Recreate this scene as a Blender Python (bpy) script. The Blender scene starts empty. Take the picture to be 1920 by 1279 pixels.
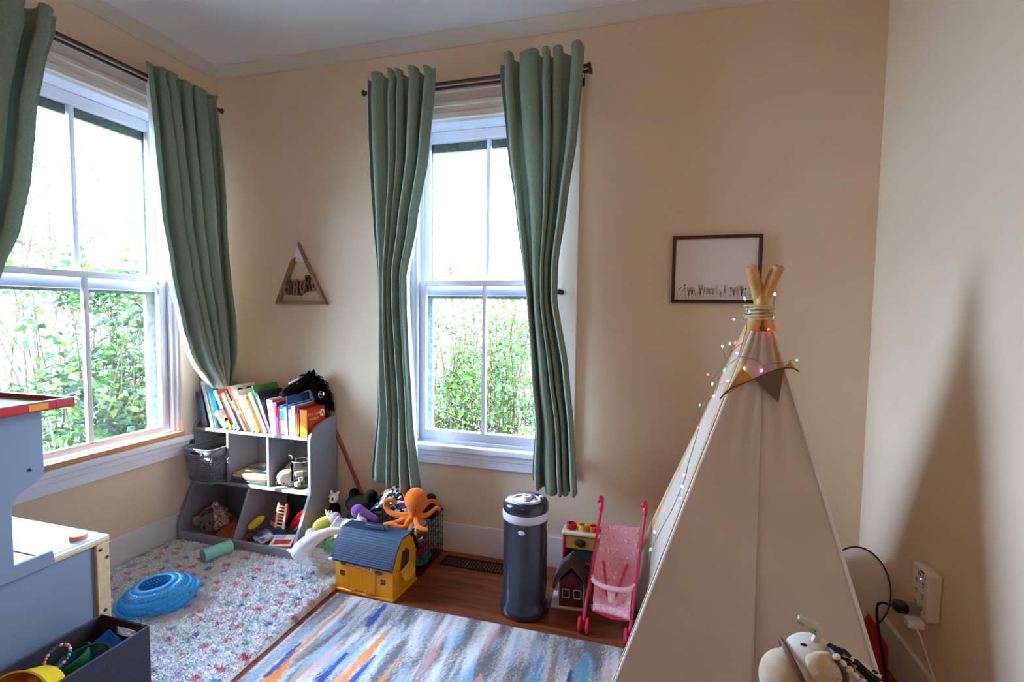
import bpy, bmesh, math, random
from mathutils import Vector, Matrix, Euler, noise

# ------------------------------------------------------------------ scene, camera, sky, sun, exposure
SC = bpy.context.scene
COL = SC.collection
XL, YB, XR, ZC, YF = -2.325, 2.220, 0.830, 2.492, -2.8     # left wall, back wall, right wall, ceiling, wall behind camera
PI = math.pi

cd = bpy.data.cameras.new('camera')
cam = bpy.data.objects.new('camera', cd); COL.objects.link(cam)
cd.sensor_width = 36.0; cd.lens = 36.0 * 917.444 / 1920.0; cd.clip_start = 0.02
def cam_matrix(yaw, pitch, roll):
    f = Vector((math.sin(yaw)*math.cos(pitch), math.cos(yaw)*math.cos(pitch), math.sin(pitch)))
    r0 = Vector((math.cos(yaw), -math.sin(yaw), 0)); u0 = r0.cross(f)
    r = r0*math.cos(roll) + u0*math.sin(roll); u = -r0*math.sin(roll) + u0*math.cos(roll)
    return Matrix(((r.x, u.x, -f.x, 0), (r.y, u.y, -f.y, 0), (r.z, u.z, -f.z, 1.2), (0, 0, 0, 1)))
cam.matrix_world = cam_matrix(-0.275128276, -0.0599327101, 0.0130830237)
SC.camera = cam

SC.view_settings.view_transform = 'Standard'
SC.view_settings.look = 'None'
SC.view_settings.gamma = 1.0
SC.view_settings.use_curve_mapping = False
SC.view_settings.exposure = 4.85

def lin(c):
    return c/12.92 if c <= 0.04045 else ((c+0.055)/1.055)**2.4
def hexc(h):
    if isinstance(h, str):
        h = h.lstrip('#'); return tuple(lin(int(h[i:i+2], 16)/255) for i in (0, 2, 4)) + (1.0,)
    return tuple(h)[:3] + (1.0,)

W = bpy.data.worlds.new('sky'); SC.world = W; W.use_nodes = True
wn = W.node_tree.nodes; wl = W.node_tree.links; wn.clear()
wo = wn.new('ShaderNodeOutputWorld'); bg = wn.new('ShaderNodeBackground')
tc = wn.new('ShaderNodeTexCoord'); sep = wn.new('ShaderNodeSeparateXYZ'); rmp = wn.new('ShaderNodeValToRGB')
wl.new(tc.outputs['Generated'], sep.inputs[0]); wl.new(sep.outputs['Z'], rmp.inputs['Fac'])
rmp.color_ramp.elements[0].position = 0.0;  rmp.color_ramp.elements[0].color = (0.62, 0.84, 1.16, 1)
rmp.color_ramp.elements[1].position = 0.55; rmp.color_ramp.elements[1].color = (0.58, 0.83, 1.28, 1)
wl.new(rmp.outputs['Color'], bg.inputs['Color']); bg.inputs['Strength'].default_value = 1.65
wl.new(bg.outputs[0], wo.inputs['Surface'])

sd = bpy.data.lights.new('sun', 'SUN'); sd.energy = 1.15; sd.angle = math.radians(0.55); sd.color = (1.0, 0.95, 0.88)
sun = bpy.data.objects.new('sun', sd); COL.objects.link(sun)
SUN_TO = Vector((-1.0, -0.70, 0.75)).normalized()           # direction towards the sun
sun.rotation_euler = SUN_TO.to_track_quat('Z', 'Y').to_euler()
sun.location = (-6, -2, 6)

def portal(loc, rot, sx, sy):
    d = bpy.data.lights.new('window_portal', 'AREA'); d.shape = 'RECTANGLE'; d.size = sx; d.size_y = sy
    d.cycles.is_portal = True
    o = bpy.data.objects.new('window_portal', d); COL.objects.link(o); o.location = loc; o.rotation_euler = rot
portal((XL-0.16, 1.56, 1.33), (0, -PI/2, 0), 1.60, 0.80)
portal((-0.786, YB+0.16, 1.33), (-PI/2, 0, 0), 0.76, 1.60)

try:
    SC.cycles.use_denoising = True
    SC.cycles.max_bounces = 14; SC.cycles.diffuse_bounces = 8; SC.cycles.transparent_max_bounces = 24
    SC.cycles.sample_clamp_indirect = 6.0
    SC.cycles.caustics_reflective = False; SC.cycles.caustics_refractive = False
except Exception:
    pass

# ------------------------------------------------------------------ materials
MATS = {}
def mat(name, col, rough=0.6, metal=0.0, col2=None, nscale=30.0, stretch=None, bump=0.0, bscale=None, detail=3.0,
        spec=0.4, emit=None, estr=0.0, trans=0.0, sheen=0.0, coat=0.0):
    """principled surface, optionally a noise mix of two colours and a noise bump"""
    if name in MATS: return MATS[name]
    m = bpy.data.materials.new(name); m.use_nodes = True
    nt = m.node_tree; b = nt.nodes['Principled BSDF']
    b.inputs['Base Color'].default_value = hexc(col); b.inputs['Roughness'].default_value = rough
    b.inputs['Metallic'].default_value = metal; b.inputs['Specular IOR Level'].default_value = spec
    if sheen: b.inputs['Sheen Weight'].default_value = sheen
    if coat: b.inputs['Coat Weight'].default_value = coat
    if emit: b.inputs['Emission Color'].default_value = hexc(emit); b.inputs['Emission Strength'].default_value = estr
    vec = None
    if col2 or bump:
        t = nt.nodes.new('ShaderNodeTexCoord'); mp = nt.nodes.new('ShaderNodeMapping')
        if stretch: mp.inputs['Scale'].default_value = stretch
        nt.links.new(t.outputs['Object'], mp.inputs[0]); vec = mp.outputs[0]
    if col2:
        n = nt.nodes.new('ShaderNodeTexNoise'); n.inputs['Scale'].default_value = nscale; n.inputs['Detail'].default_value = detail
        r = nt.nodes.new('ShaderNodeValToRGB'); r.color_ramp.elements[0].color = hexc(col); r.color_ramp.elements[1].color = hexc(col2)
        r.color_ramp.elements[0].position = 0.35; r.color_ramp.elements[1].position = 0.65
        nt.links.new(vec, n.inputs['Vector']); nt.links.new(n.outputs['Fac'], r.inputs['Fac']); nt.links.new(r.outputs['Color'], b.inputs['Base Color'])
    if bump:
        n2 = nt.nodes.new('ShaderNodeTexNoise'); n2.inputs['Scale'].default_value = bscale or nscale; n2.inputs['Detail'].default_value = 4
        bp = nt.nodes.new('ShaderNodeBump'); bp.inputs['Strength'].default_value = bump; bp.inputs['Distance'].default_value = 0.004
        nt.links.new(vec, n2.inputs['Vector']); nt.links.new(n2.outputs['Fac'], bp.inputs['Height']); nt.links.new(bp.outputs['Normal'], b.inputs['Normal'])
    if trans:
        out = nt.nodes['Material Output']; tr = nt.nodes.new('ShaderNodeBsdfTranslucent'); mx = nt.nodes.new('ShaderNodeMixShader')
        mx.inputs[0].default_value = trans
        if col2: nt.links.new(r.outputs['Color'], tr.inputs['Color'])
        else: tr.inputs['Color'].default_value = hexc(col)
        nt.links.new(b.outputs[0], mx.inputs[1]); nt.links.new(tr.outputs[0], mx.inputs[2]); nt.links.new(mx.outputs[0], out.inputs['Surface'])
    MATS[name] = m
    return m

def glass_mat(name, tint=(0.97, 0.985, 0.98, 1), film=0.0):
    if name in MATS: return MATS[name]
    m = bpy.data.materials.new(name); m.use_nodes = True; nt = m.node_tree; nt.nodes.clear()
    o = nt.nodes.new('ShaderNodeOutputMaterial'); t = nt.nodes.new('ShaderNodeBsdfTransparent'); g = nt.nodes.new('ShaderNodeBsdfGlossy')
    mx = nt.nodes.new('ShaderNodeMixShader'); f = nt.nodes.new('ShaderNodeFresnel'); f.inputs['IOR'].default_value = 1.3
    t.inputs['Color'].default_value = tint; g.inputs['Roughness'].default_value = 0.02
    nt.links.new(f.outputs[0], mx.inputs[0]); nt.links.new(t.outputs[0], mx.inputs[1]); nt.links.new(g.outputs[0], mx.inputs[2])
    last = mx.outputs[0]
    if film:                   # thin uneven film of dust that scatters sunlight
        tl = nt.nodes.new('ShaderNodeBsdfTranslucent'); tl.inputs['Color'].default_value = (.95, .95, .95, 1); m2 = nt.nodes.new('ShaderNodeMixShader')
        t_ = nt.nodes.new('ShaderNodeTexCoord'); nz = nt.nodes.new('ShaderNodeTexNoise'); nz.inputs['Scale'].default_value = 7.0; nz.inputs['Detail'].default_value = 6
        mr = nt.nodes.new('ShaderNodeMapRange'); mr.inputs['From Min'].default_value = .3; mr.inputs['From Max'].default_value = .75; mr.inputs['To Min'].default_value = film*.4; mr.inputs['To Max'].default_value = film*1.6
        nt.links.new(t_.outputs['Object'], nz.inputs['Vector']); nt.links.new(nz.outputs['Fac'], mr.inputs['Value']); nt.links.new(mr.outputs['Result'], m2.inputs[0])
        nt.links.new(last, m2.inputs[1]); nt.links.new(tl.outputs[0], m2.inputs[2]); last = m2.outputs[0]
    nt.links.new(last, o.inputs['Surface']); MATS[name] = m
    return m

def attr_mat(name, attr='pattern', rough=0.9, bump=0.0, bscale=400.0, sheen=0.0, spec=0.2):
    """surface whose own colours (a woven, printed or painted pattern) are stored per vertex"""
    if name in MATS: return MATS[name]
    m = bpy.data.materials.new(name); m.use_nodes = True; nt = m.node_tree; b = nt.nodes['Principled BSDF']
    a = nt.nodes.new('ShaderNodeAttribute'); a.attribute_name = attr
    b.inputs['Roughness'].default_value = rough; b.inputs['Specular IOR Level'].default_value = spec
    if sheen: b.inputs['Sheen Weight'].default_value = sheen
    nt.links.new(a.outputs['Color'], b.inputs['Base Color'])
    if bump:
        t = nt.nodes.new('ShaderNodeTexCoord'); n2 = nt.nodes.new('ShaderNodeTexNoise'); n2.inputs['Scale'].default_value = bscale
        bp = nt.nodes.new('ShaderNodeBump'); bp.inputs['Strength'].default_value = bump; bp.inputs['Distance'].default_value = 0.004
        nt.links.new(t.outputs['Object'], n2.inputs['Vector']); nt.links.new(n2.outputs['Fac'], bp.inputs['Height']); nt.links.new(bp.outputs['Normal'], b.inputs['Normal'])
    MATS[name] = m
    return m

def holes_mat(name, col, axes='XZ', pitch=0.012, hole=0.32, rough=0.45, trans=0.0, vary=0.0):
    """plastic pierced by a staggered grid of round holes"""
    if name in MATS: return MATS[name]
    m = bpy.data.materials.new(name); m.use_nodes = True; nt = m.node_tree; b = nt.nodes['Principled BSDF']; N = nt.nodes.new; Lk = nt.links.new
    b.inputs['Base Color'].default_value = hexc(col); b.inputs['Roughness'].default_value = rough
    uv = N('ShaderNodeUVMap'); uv.uv_map = 'uv'
    s = N('ShaderNodeSeparateXYZ'); Lk(uv.outputs[0], s.inputs[0])
    def mth(op, a, bb=None):
        n = N('ShaderNodeMath'); n.operation = op
        for i, v in enumerate((a, bb)):
            if v is None: continue
            if isinstance(v, (int, float)): n.inputs[i].default_value = v
            else: Lk(v, n.inputs[i])
        return n.outputs[0]
    u = mth('DIVIDE', s.outputs['X'], pitch); v = mth('DIVIDE', s.outputs['Y'], pitch)
    row = mth('FLOOR', v); odd = mth('MULTIPLY', mth('MODULO', row, 2.0), 0.5)
    fu = mth('SUBTRACT', mth('FRACT', mth('ADD', u, odd)), 0.5); fv = mth('SUBTRACT', mth('FRACT', v), 0.5)
    d = mth('SQRT', mth('ADD', mth('MULTIPLY', fu, fu), mth('MULTIPLY', fv, fv)))
    h = mth('LESS_THAN', d, hole)
    inb = mth('MULTIPLY', h, mth('GREATER_THAN', s.outputs['Z'] if False else s.outputs['Y'], 0.0))
    out = nt.nodes['Material Output']; tp = N('ShaderNodeBsdfTransparent'); mx = N('ShaderNodeMixShader')
    surf = b.outputs[0]
    if trans:
        tr = N('ShaderNodeBsdfTranslucent'); tr.inputs['Color'].default_value = hexc(col); m2 = N('ShaderNodeMixShader'); m2.inputs[0].default_value = trans
        Lk(surf, m2.inputs[1]); Lk(tr.outputs[0], m2.inputs[2]); surf = m2.outputs[0]
    Lk(inb, mx.inputs[0]); Lk(surf, mx.inputs[1]); Lk(tp.outputs[0], mx.inputs[2]); Lk(mx.outputs[0], out.inputs['Surface'])
    MATS[name] = m
    return m

# ------------------------------------------------------------------ mesh building
def rot_between(a, b):
    return a.rotation_difference(b).to_matrix()

class MB:
    """collects shapes; build() links them as ONE mesh object whose origin is org"""
    def __init__(self, org=(0, 0, 0), T=None):
        self.v = []; self.f = []; self.mi = []; self.c = []; self.uv = {}; self.org = Vector(org); self.T = T; self.m = 0; self.col = None
    def add(self, vs, fs, cols=None):
        n = len(self.v); T = self.T
        for p in vs:
            p = Vector(p)
            self.v.append(T(p) if T else p)
        for f in fs:
            self.f.append(tuple(i+n for i in f)); self.mi.append(self.m)
        if cols: self.c.extend(cols)
        else: self.c.extend([self.col or (0.8, 0.8, 0.8)]*len(vs))
        return n
    def bb(self, x0, x1, y0, y1, z0, z1, R=None, piv=None):
        vs = [Vector((x, y, z)) for z in (z0, z1) for y in (y0, y1) for x in (x0, x1)]
        if R is not None:
            pv = Vector(piv) if piv is not None else Vector(((x0+x1)/2, (y0+y1)/2, (z0+z1)/2))
            vs = [R @ (p-pv) + pv for p in vs]
        self.add(vs, [(0, 2, 3, 1), (4, 5, 7, 6), (0, 1, 5, 4), (2, 6, 7, 3), (0, 4, 6, 2), (1, 3, 7, 5)])
        return self
    def box(self, c, s, R=None):
        c = Vector(c); s = Vector(s)/2
        return self.bb(c.x-s.x, c.x+s.x, c.y-s.y, c.y+s.y, c.z-s.z, c.z+s.z, R)
    def tube(self, pts, r, n=8, closed=False, flat=None, up=None):
        pts = [Vector(p) for p in pts]; N = len(pts)
        rs = list(r) if isinstance(r, (list, tuple)) else [r]*N
        if len(rs) != N: rs = [rs[0] + (rs[-1]-rs[0])*i/(N-1) for i in range(N)]
        tans = []
        for i in range(N):
            a = pts[(i-1) % N] if (i > 0 or closed) else pts[i]
            b = pts[(i+1) % N] if (i < N-1 or closed) else pts[i]
            t = (b-a); tans.append(t.normalized() if t.length > 1e-9 else Vector((0, 0, 1)))
        t = tans[0]; nrm = Vector(up) if up else t.orthogonal()
        nrm = (nrm - t*nrm.dot(t)).normalized()
        vs = []
        for i in range(N):
            t = tans[i]
            if up: nrm = Vector(up)
            nrm = (nrm - t*nrm.dot(t))
            nrm = nrm.normalized() if nrm.length > 1e-6 else t.orthogonal().normalized()
            bn = t.cross(nrm)
            for k in range(n):
                a = 2*PI*k/n; fx = flat or 1.0
                vs.append(pts[i] + (nrm*math.cos(a) + bn*math.sin(a)*fx)*rs[i])
        fs = []
        for i in range(N if closed else N-1):
            j = (i+1) % N
            for k in range(n):
                k2 = (k+1) % n
                fs.append((i*n+k, i*n+k2, j*n+k2, j*n+k))
        if not closed:
            fs.append(tuple(range(n-1, -1, -1))); fs.append(tuple((N-1)*n+k for k in range(n)))
        self.add(vs, fs); return self
    def lathe(self, prof, c=(0, 0, 0), n=32, R=None, sx=1.0, sy=1.0):
        c = Vector(c); vs = []; fs = []; N = len(prof)
        for (r, z) in prof:
            for k in range(n):
                a = 2*PI*k/n; p = Vector((r*math.cos(a)*sx, r*math.sin(a)*sy, z))
                vs.append(c + (R @ p if R is not None else p))
        for i in range(N-1):
            for k in range(n):
                k2 = (k+1) % n; fs.append((i*n+k, i*n+k2, (i+1)*n+k2, (i+1)*n+k))
        if prof[0][0] > 1e-6: fs.append(tuple(range(n-1, -1, -1)))
        if prof[-1][0] > 1e-6: fs.append(tuple((N-1)*n+k for k in range(n)))
        self.add(vs, fs); return self
    def ell(self, c, r, R=None, nu=20, nv=12, wob=0.0, seed=0, pw=1.0):
        c = Vector(c); r = (r, r, r) if isinstance(r, (int, float)) else r; vs = []; fs = []
        for i in range(nv+1):
            th = PI*i/nv
            for k in range(nu):
                a = 2*PI*k/nu
                d = Vector((math.sin(th)*math.cos(a), math.sin(th)*math.sin(a), math.cos(th)))
                s = 1 + (wob*noise.noise(d*1.7+Vector((seed*7.3, seed*1.1, 0))) if wob else 0)
                if pw != 1.0: d = Vector([math.copysign(abs(q)**pw, q) for q in d])
                p = Vector((d.x*r[0], d.y*r[1], d.z*r[2]))*s
                vs.append(c + (R @ p if R is not None else p))
        for i in range(nv):
            for k in range(nu):
                k2 = (k+1) % nu; fs.append((i*nu+k, i*nu+k2, (i+1)*nu+k2, (i+1)*nu+k))
        self.add(vs, fs); return self
    def prism(self, poly, ax, d0, d1):
        """poly: 2D outline; ax 'x','y','z': extrusion axis"""
        n = len(poly)
        def P(a, b, d): return {'x': (d, a, b), 'y': (a, d, b), 'z': (a, b, d)}[ax]
        vs = [P(a, b, d0) for a, b in poly] + [P(a, b, d1) for a, b in poly]
        fs = [tuple(range(n-1, -1, -1)), tuple(range(n, 2*n))] + [(i, (i+1) % n, n+(i+1) % n, n+i) for i in range(n)]
        self.add(vs, fs); return self
    def grid(self, fn, nu, nv, cols=None, uv=False, wrap=False):
        vs = []; cs = []
        for j in range(nv+1):
            for i in range(nu+1):
                p = fn(i/nu, j/nv); vs.append(p)
                if cols: cs.append(cols(i/nu, j/nv))
        base = len(self.v)
        fs = [(j*(nu+1)+i, j*(nu+1)+i+1, (j+1)*(nu+1)+i+1, (j+1)*(nu+1)+i) for j in range(nv) for i in range(nu)]
        self.add(vs, fs, cs if cols else None); return base
    def build(self, name, mats, parent=None, smooth=40, bevel=0.0, seg=2, subsurf=0, solid=0.0, remesh=0.0, color=False, offset=-1.0, fix=True, loc=None, uvs=None, smoothmod=0):
        me = bpy.data.meshes.new(name); o = bpy.data.objects.new(name, me); COL.objects.link(o)
        me.from_pydata([tuple(p-self.org) for p in self.v], [], self.f)
        ml = mats if isinstance(mats, (list, tuple)) else [mats]
        for m in ml: me.materials.append(m)
        if len(ml) > 1: me.polygons.foreach_set('material_index', self.mi)
        if color:
            a = me.color_attributes.new('pattern', 'FLOAT_COLOR', 'POINT')
            flat = []
            for c in self.c: flat.extend((c[0], c[1], c[2], 1.0))
            a.data.foreach_set('color', flat)
        if uvs:
            ul = me.uv_layers.new(name='uv')
            for p in me.polygons:
                for li in p.loop_indices:
                    ul.data[li].uv = uvs(self.v[me.loops[li].vertex_index], p.index)
        if fix:
            b = bmesh.new(); b.from_mesh(me); bmesh.ops.recalc_face_normals(b, faces=b.faces); b.to_mesh(me); b.free()
        if smooth:
            me.polygons.foreach_set('use_smooth', [True]*len(me.polygons))
            if smooth < 180: me.set_sharp_from_angle(angle=math.radians(smooth))
        me.update()
        if remesh:
            md = o.modifiers.new('remesh', 'REMESH'); md.mode = 'VOXEL'; md.voxel_size = remesh; md.use_smooth_shade = True
            if smoothmod:
                md = o.modifiers.new('smooth', 'SMOOTH'); md.factor = 0.5; md.iterations = smoothmod
        if solid:
            md = o.modifiers.new('thickness', 'SOLIDIFY'); md.thickness = solid; md.offset = offset
        if bevel:
            md = o.modifiers.new('bevel', 'BEVEL'); md.width = bevel; md.segments = seg; md.limit_method = 'ANGLE'; md.angle_limit = math.radians(40)
        if subsurf:
            md = o.modifiers.new('subsurf', 'SUBSURF'); md.levels = subsurf; md.render_levels = subsurf
        if parent is not None:
            o.parent = parent
            po = Vector(parent.get('_org', (0, 0, 0))) if '_org' in parent else None
        if loc is not None: o.location = loc
        elif parent is None: o.location = self.org
        return o

ORG = {}
def thing(name, label, cat, loc=(0, 0, 0), rz=0.0, group=None):
    o = bpy.data.objects.new(name, None); COL.objects.link(o); o.empty_display_size = 0.05
    o.location = loc; o.rotation_euler = (0, 0, rz); o['label'] = label; o['category'] = cat
    if group: o['group'] = group
    return o
def tag(o, label, cat, group=None, kind=None):
    o['label'] = label; o['category'] = cat
    if group: o['group'] = group
    if kind: o['kind'] = kind
    return o
def struct(o, label=None):
    o['kind'] = 'structure'
    if label: o['label'] = label
    return o
def copy_tree(o, parent=None):
    c = o.copy(); COL.objects.link(c)
    if parent is not None: c.parent = parent
    for ch in list(o.children): copy_tree(ch, c)
    return c
def text_mesh(txt, size, name, m, parent=None, loc=(0, 0, 0), rot=(0, 0, 0), ext=0.0006, bold=0.0, shear=0.0):
    """lettering turned into a mesh object"""
    cu = bpy.data.curves.new('lettering', 'FONT'); cu.body = txt; cu.size = size; cu.extrude = ext; cu.align_x = 'CENTER'; cu.align_y = 'CENTER'
    cu.offset = bold; cu.shear = shear
    to = bpy.data.objects.new('lettering', cu); COL.objects.link(to)
    dg = bpy.context.evaluated_depsgraph_get(); me = bpy.data.meshes.new_from_object(to.evaluated_get(dg))
    bpy.data.objects.remove(to); bpy.data.curves.remove(cu)
    o = bpy.data.objects.new(name, me); COL.objects.link(o); me.materials.clear(); me.materials.append(m)
    o.location = loc; o.rotation_euler = rot
    if parent is not None: o.parent = parent
    return o
def V(*a): return Vector(a)
def bez(pts, n=24):
    """smooth curve through points (Catmull-Rom)"""
    P = [Vector(p) for p in pts]; out = []
    P = [P[0]*2-P[1]] + P + [P[-1]*2-P[-2]]
    S = len(P)-3; per = max(2, n//S)
    for i in range(S):
        a, b, c, d = P[i:i+4]
        for k in range(per):
            t = k/per
            out.append(0.5*((2*b) + (c-a)*t + (2*a-5*b+4*c-d)*t*t + (3*b-a-3*c+d)*t**3))
    out.append(P[-2]); return out

# ------------------------------------------------------------------ shared materials
M_wall = mat('wall_paint', '#e3cdb0', 0.75, col2='#e0c9ab', nscale=3, bump=0.04, bscale=60)
M_ceil = mat('ceiling_paint', '#e6e5e2', 0.85, bump=0.05, bscale=25)
M_trim = mat('trim_paint', '#e4e5ee', 0.42, bump=0.03, bscale=40)
M_case = mat('casing_paint', '#e4d8ca', 0.45, bump=0.03, bscale=40)
M_base = mat('baseboard_paint', '#dbd6d0', 0.5)
M_crown = mat('crown_paint', '#d6cfc0', 0.6)
M_glass = glass_mat('window_glass'); M_dusty = glass_mat('dusty_window_glass', film=0.002)
M_storm = mat('storm_frame_paint', '#7f8a7e', 0.7, col2='#5d655a', nscale=40, bump=0.2)
M_sillwood = mat('raw_pine', '#d9a777', 0.55, col2='#c48d5c', nscale=8, stretch=(14, 1.2, 14))
M_iron = mat('dark_bronze', '#4a3d37', 0.4, metal=0.5)

def wood_floor():
    m = bpy.data.materials.new('floor_boards'); m.use_nodes = True; nt = m.node_tree; b = nt.nodes['Principled BSDF']; N = nt.nodes.new; L = nt.links.new
    t = N('ShaderNodeTexCoord'); br = N('ShaderNodeTexBrick'); br.offset = 0.37; br.squash = 1.0
    br.inputs['Scale'].default_value = 1.0; br.inputs['Brick Width'].default_value = 0.95; br.inputs['Row Height'].default_value = 0.082
    br.inputs['Mortar Size'].default_value = 0.0016; br.inputs['Mortar Smooth'].default_value = 0.2; br.inputs['Bias'].default_value = 0.0
    br.inputs['Color1'].default_value = (0.25, 0.25, 0.25, 1); br.inputs['Color2'].default_value = (0.85, 0.85, 0.85, 1); br.inputs['Mortar'].default_value = (0, 0, 0, 1)
    L(t.outputs['Object'], br.inputs['Vector'])
    mp = N('ShaderNodeMapping'); mp.inputs['Scale'].default_value = (2.2, 26, 1); L(t.outputs['Object'], mp.inputs[0])
    n = N('ShaderNodeTexNoise'); n.inputs['Scale'].default_value = 1.6; n.inputs['Detail'].default_value = 6; n.inputs['Distortion'].default_value = 0.6; L(mp.outputs[0], n.inputs['Vector'])
    r = N('ShaderNodeValToRGB'); e = r.color_ramp.elements; e[0].position = 0.3; e[0].color = hexc('#6a2c12'); e[1].position = 0.72; e[1].color = hexc('#ab5a2b')
    L(n.outputs['Fac'], r.inputs['Fac'])
    mx = N('ShaderNodeMix'); mx.data_type = 'RGBA'; mx.blend_type = 'MULTIPLY'; mx.inputs['Factor'].default_value = 0.55
    L(r.outputs['Color'], mx.inputs['A']); L(br.outputs['Color'], mx.inputs['B']); L(mx.outputs['Result'], b.inputs['Base Color'])
    b.inputs['Roughness'].default_value = 0.33
    bp = N('ShaderNodeBump'); bp.inputs['Strength'].default_value = 0.25; bp.inputs['Distance'].default_value = 0.003; L(br.outputs['Fac'], bp.inputs['Height']); bp.invert = True
    L(bp.outputs['Normal'], b.inputs['Normal'])
    return m

# ------------------------------------------------------------------ the room
W1 = (1.181, 1.937, 0.545, 2.128)     # left-wall window: along Y, z
W2 = (-1.147, -0.425, 0.545, 2.108)   # back-wall window: along X, z
TH = 0.16
mb = MB(); mb.bb(XL-0.3, XR+0.2, YF-0.2, YB+0.3, -0.12, 0.0); struct(mb.build('floor', wood_floor(), smooth=0))
mb = MB(); mb.bb(XL-0.3, XR+0.2, YF-0.2, YB+0.3, ZC, ZC+0.1); struct(mb.build('ceiling', M_ceil, smooth=0))
mb = MB()
mb.bb(XL-TH, XL, YF, W1[0], 0, ZC); mb.bb(XL-TH, XL, W1[1], YB+TH, 0, ZC); mb.bb(XL-TH, XL, W1[0], W1[1], 0, W1[2]-0.02); mb.bb(XL-TH, XL, W1[0], W1[1], W1[3]+0.01, ZC)
struct(mb.build('wall_left', M_wall, smooth=0))
mb = MB()
mb.bb(XL, W2[0], YB, YB+TH, 0, ZC); mb.bb(W2[1], XR+TH, YB, YB+TH, 0, ZC); mb.bb(W2[0], W2[1], YB, YB+TH, 0, W2[2]-0.02); mb.bb(W2[0], W2[1], YB, YB+TH, W2[3]+0.01, ZC)
struct(mb.build('wall_back', M_wall, smooth=0))
mb = MB(); mb.bb(XR, XR+TH, YF, YB, 0, ZC); struct(mb.build('wall_right', M_wall, smooth=0))
mb = MB(); mb.bb(XL-TH, XR+TH, YF-TH, YF, 0, ZC); struct(mb.build('wall_front', mat('bounce_dimming_brown', '#6d4527', .6, col2='#5c3920', nscale=5, stretch=(12, 12, 1)), smooth=0))  # unseen wall, coloured dark brown to dim and warm the bounced light
# baseboards (back one sits behind the floor register)
def board(name, x0, x1, y0, y1):
    mb = MB(); mb.bb(x0, x1, y0, y1, 0.0, 0.146)
    struct(mb.build(name, M_base, bevel=0.003))
board('baseboard_back', XL, XR, YB-0.014, YB)
board('baseboard_left', XL, XL+0.014, YF, YB-0.014)
board('baseboard_right', XR-0.016, XR, YF, YB-0.014)
# crown: thin picture bead and a flat sloping band under the ceiling
def crown(name, prof, a, b, ax):
    mb = MB(); mb.prism(prof, ax, a, b); struct(mb.build(name, M_crown, smooth=30))
crown('trim_1', [(YB, ZC-0.05), (YB-0.008, ZC-0.05), (YB-0.010, ZC-0.040), (YB-0.055, ZC-0.004), (YB-0.055, ZC), (YB, ZC)], XL, XR, 'x')
crown('trim_2', [(XL, ZC-0.05), (XL+0.008, ZC-0.05), (XL+0.010, ZC-0.040), (XL+0.055, ZC-0.004), (XL+0.055, ZC), (XL, ZC)], YF, YB, 'y')

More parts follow.
